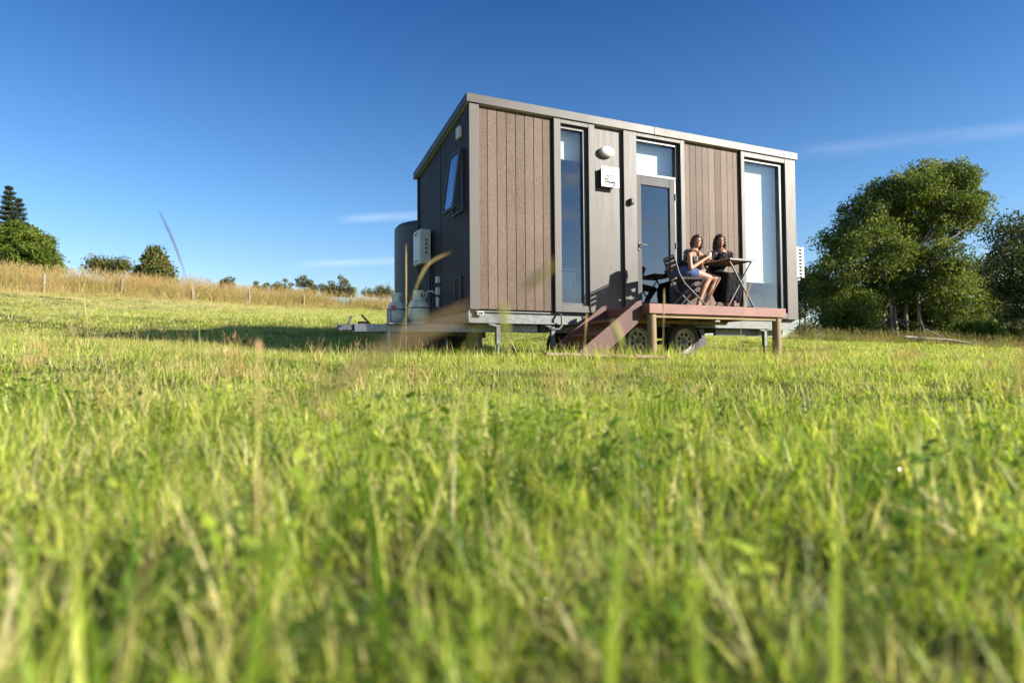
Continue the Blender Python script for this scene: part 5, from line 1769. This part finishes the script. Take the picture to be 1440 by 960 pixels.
for k, (u, v0, w_, dd_, vt, lab) in enumerate(((850, 900, 12, .55, 640, 'broad blurred lime blade low in the centre'), (545, 860, 10, .7, 560, 'dark blurred blade left of centre'), (1170, 880, 11, .6, 660, 'bright blurred blade right of centre'),
                                               (160, 900, 13, .55, 700, 'broad blurred blade at lower left'), (330, 930, 12, .5, 740, 'soft green blade near the bottom left'), (1000, 940, 12, .5, 760, 'soft yellow blade near the bottom right'))):
    V, Fq, T_ = [], [], []
    b = at(u, v0, dd_); b[2] = gz(b[0], b[1])
    tp = at(u, vt, dd_)
    blade(V, Fq, T_, b, max(.12, tp[2]-b[2])*1.05, .012, .04, YAW+PI/2*((-1)**k)-PI/2, .25, 8, [.40, .16, .46, .30, .34, .50][k], YAW+0.3)
    o = quick_mesh('reed_grass', V, Fq, M['stalk' if False else 'grass'], {'shade': np.array(T_)}, base=b, smooth=True)
    COL.objects.link(o); o.location = b
    props(o, lab, 'grass blade', 'broad grass blades close to the lens')

# ------------------------------------------------------------------ light, sky, camera
SUN = np.array((1.057, -1., .600)); SUN /= np.linalg.norm(SUN)
el = math.asin(SUN[2]); az = math.atan2(SUN[0], SUN[1])
sl_ = bpy.data.lights.new('sun', 'SUN'); sl_.energy = 5.0; sl_.angle = math.radians(.53); sl_.color = (1, .925, .80)
so = bpy.data.objects.new('sun', sl_); COL.objects.link(so)
so.rotation_euler = Vector(-SUN).to_track_quat('-Z', 'Y').to_euler()

w = bpy.data.worlds.new('World'); scene.world = w; w.use_nodes = True
nt = w.node_tree; nt.nodes.clear()
out = nt.nodes.new('ShaderNodeOutputWorld'); bg = nt.nodes.new('ShaderNodeBackground')
sky = nt.nodes.new('ShaderNodeTexSky'); sky.sky_type = 'NISHITA'; sky.sun_disc = False
sky.sun_elevation = el; sky.sun_rotation = az
sky.air_density = 1.0; sky.dust_density = .3; sky.ozone_density = 3.0; sky.altitude = 200
bg.inputs[1].default_value = .095
tc = nt.nodes.new('ShaderNodeTexCoord')
DIR = tc.outputs['Generated']


def vmath(op, a, b=None):
    n = nt.nodes.new('ShaderNodeVectorMath'); n.operation = op
    nt.links.new(a, n.inputs[0])
    if b is not None:
        if hasattr(b, 'is_linked'): nt.links.new(b, n.inputs[1])
        else: n.inputs[1].default_value = b
    return n


def mth(op, a, b=None, clamp=False):
    n = nt.nodes.new('ShaderNodeMath'); n.operation = op; n.use_clamp = clamp
    for i, q in enumerate((a, b)):
        if q is None: continue
        if hasattr(q, 'is_linked'): nt.links.new(q, n.inputs[i])
        else: n.inputs[i].default_value = q
    return n.outputs[0]


def sstep(x, a, b):
    n = nt.nodes.new('ShaderNodeMapRange'); n.interpolation_type = 'SMOOTHSTEP'
    nt.links.new(x, n.inputs[0]); n.inputs[1].default_value = a; n.inputs[2].default_value = b
    return n.outputs[0]


wn = nt.nodes.new('ShaderNodeTexNoise'); wn.inputs['Scale'].default_value = 9; wn.inputs['Detail'].default_value = 6; wn.inputs['Roughness'].default_value = .6
mpn = nt.nodes.new('ShaderNodeMapping'); mpn.inputs['Scale'].default_value = (1, 1, 5)
nt.links.new(DIR, mpn.inputs[0]); nt.links.new(mpn.outputs[0], wn.inputs['Vector'])


def streak(u1, v1, u2, v2, half, strength):
    d1 = ray(u1, v1); d1 = d1/np.linalg.norm(d1); d2 = ray(u2, v2); d2 = d2/np.linalg.norm(d2)
    nn = np.cross(d1, d2); nn /= np.linalg.norm(nn)
    t_ = d2-d1; t_ /= np.linalg.norm(t_)
    dn = mth('ABSOLUTE', vmath('DOT_PRODUCT', DIR, tuple(nn)).outputs['Value'])
    wob = mth('ADD', dn, mth('MULTIPLY', mth('SUBTRACT', wn.outputs[0], .5), half*1.2))
    m1 = mth('SUBTRACT', 1.0, sstep(wob, 0, half))
    al = vmath('DOT_PRODUCT', DIR, tuple(t_)).outputs['Value']
    a, b = float(np.dot(d1, t_)), float(np.dot(d2, t_))
    m2 = mth('MULTIPLY', sstep(al, a-.02, a+.06), mth('SUBTRACT', 1., sstep(al, b-.06, b+.05)))
    front = sstep(vmath('DOT_PRODUCT', DIR, tuple(FW)).outputs['Value'], .2, .4)
    return mth('MULTIPLY', mth('MULTIPLY', mth('MULTIPLY', m1, m2), front), mth('MULTIPLY', sstep(wn.outputs[0], .25, .75), strength))


mask = streak(1100, 218, 1640, 158, .016, .13)
mask = mth('MAXIMUM', mask, streak(470, 309, 640, 300, .010, .35))
mask = mth('MAXIMUM', mask, streak(410, 372, 600, 365, .010, .25))
# fair weather cumulus behind the camera (seen in the glass)
cn = nt.nodes.new('ShaderNodeTexNoise'); cn.inputs['Scale'].default_value = 5.5; cn.inputs['Detail'].default_value = 8; cn.inputs['Roughness'].default_value = .58
mpc = nt.nodes.new('ShaderNodeMapping'); mpc.inputs['Scale'].default_value = (1, 1, 2.2); mpc.inputs['Location'].default_value = (1.3, .2, .7)
nt.links.new(DIR, mpc.inputs[0]); nt.links.new(mpc.outputs[0], cn.inputs['Vector'])
sep = nt.nodes.new('ShaderNodeSeparateXYZ'); nt.links.new(DIR, sep.inputs[0])
back = sstep(mth('MULTIPLY', sep.outputs[1], -1.), .0, .3)
elev = mth('MULTIPLY', sstep(sep.outputs[2], .0, .06), mth('SUBTRACT', 1., sstep(sep.outputs[2], .36, .6)))
cum = mth('MULTIPLY', mth('MULTIPLY', sstep(cn.outputs[0], .49, .62), back), mth('MULTIPLY', elev, .8))
mask = mth('MAXIMUM', mask, cum)
mix = nt.nodes.new('ShaderNodeMix'); mix.data_type = 'RGBA'
nt.links.new(mask, mix.inputs[0]); nt.links.new(sky.outputs[0], mix.inputs[6]); mix.inputs[7].default_value = (6.2, 6.3, 6.6, 1)
hs = nt.nodes.new('ShaderNodeHueSaturation'); hs.inputs['Saturation'].default_value = 1.08
nt.links.new(sky.outputs[0], hs.inputs['Color'])
grad = ramp(nt, sep.outputs[2], [(.04, (1, .88, .80)), (.22, (.64, .79, .90)), (.52, (.21, .455, .72))])
mg = nt.nodes.new('ShaderNodeMix'); mg.data_type = 'RGBA'; mg.blend_type = 'MULTIPLY'; mg.inputs[0].default_value = 1
nt.links.new(hs.outputs[0], mg.inputs[6]); nt.links.new(grad, mg.inputs[7]); nt.links.new(mg.outputs[2], mix.inputs[6])
nt.links.new(mix.outputs[2], bg.inputs[0]); nt.links.new(bg.outputs[0], out.inputs[0])

cam = bpy.data.cameras.new('camera'); co = bpy.data.objects.new('camera', cam); COL.objects.link(co)
cam.sensor_width = 36; cam.sensor_fit = 'HORIZONTAL'; cam.lens = 36*F/1440
cam.clip_start = .02; cam.clip_end = 2500
co.matrix_world = Matrix((
    (RI[0], UP[0], -FW[0], CAM[0]), (RI[1], UP[1], -FW[1], CAM[1]), (RI[2], UP[2], -FW[2], CAM[2]), (0, 0, 0, 1)))
cam.dof.use_dof = True; cam.dof.focus_distance = 9.6; cam.dof.aperture_fstop = 1.6; cam.dof.aperture_blades = 0
scene.camera = co
scene.view_settings.view_transform = 'Standard'; scene.view_settings.look = 'None'
scene.view_settings.exposure = 1.15; scene.view_settings.gamma = 1
scene.view_settings.use_curve_mapping = False
scene.render.engine = 'CYCLES'
cy = scene.cycles
cy.max_bounces = 8; cy.diffuse_bounces = 3; cy.glossy_bounces = 3; cy.transmission_bounces = 4; cy.transparent_max_bounces = 12
cy.use_denoising = True
cy.sample_clamp_indirect = 6
cy.use_adaptive_sampling = True
cy.adaptive_threshold = .02
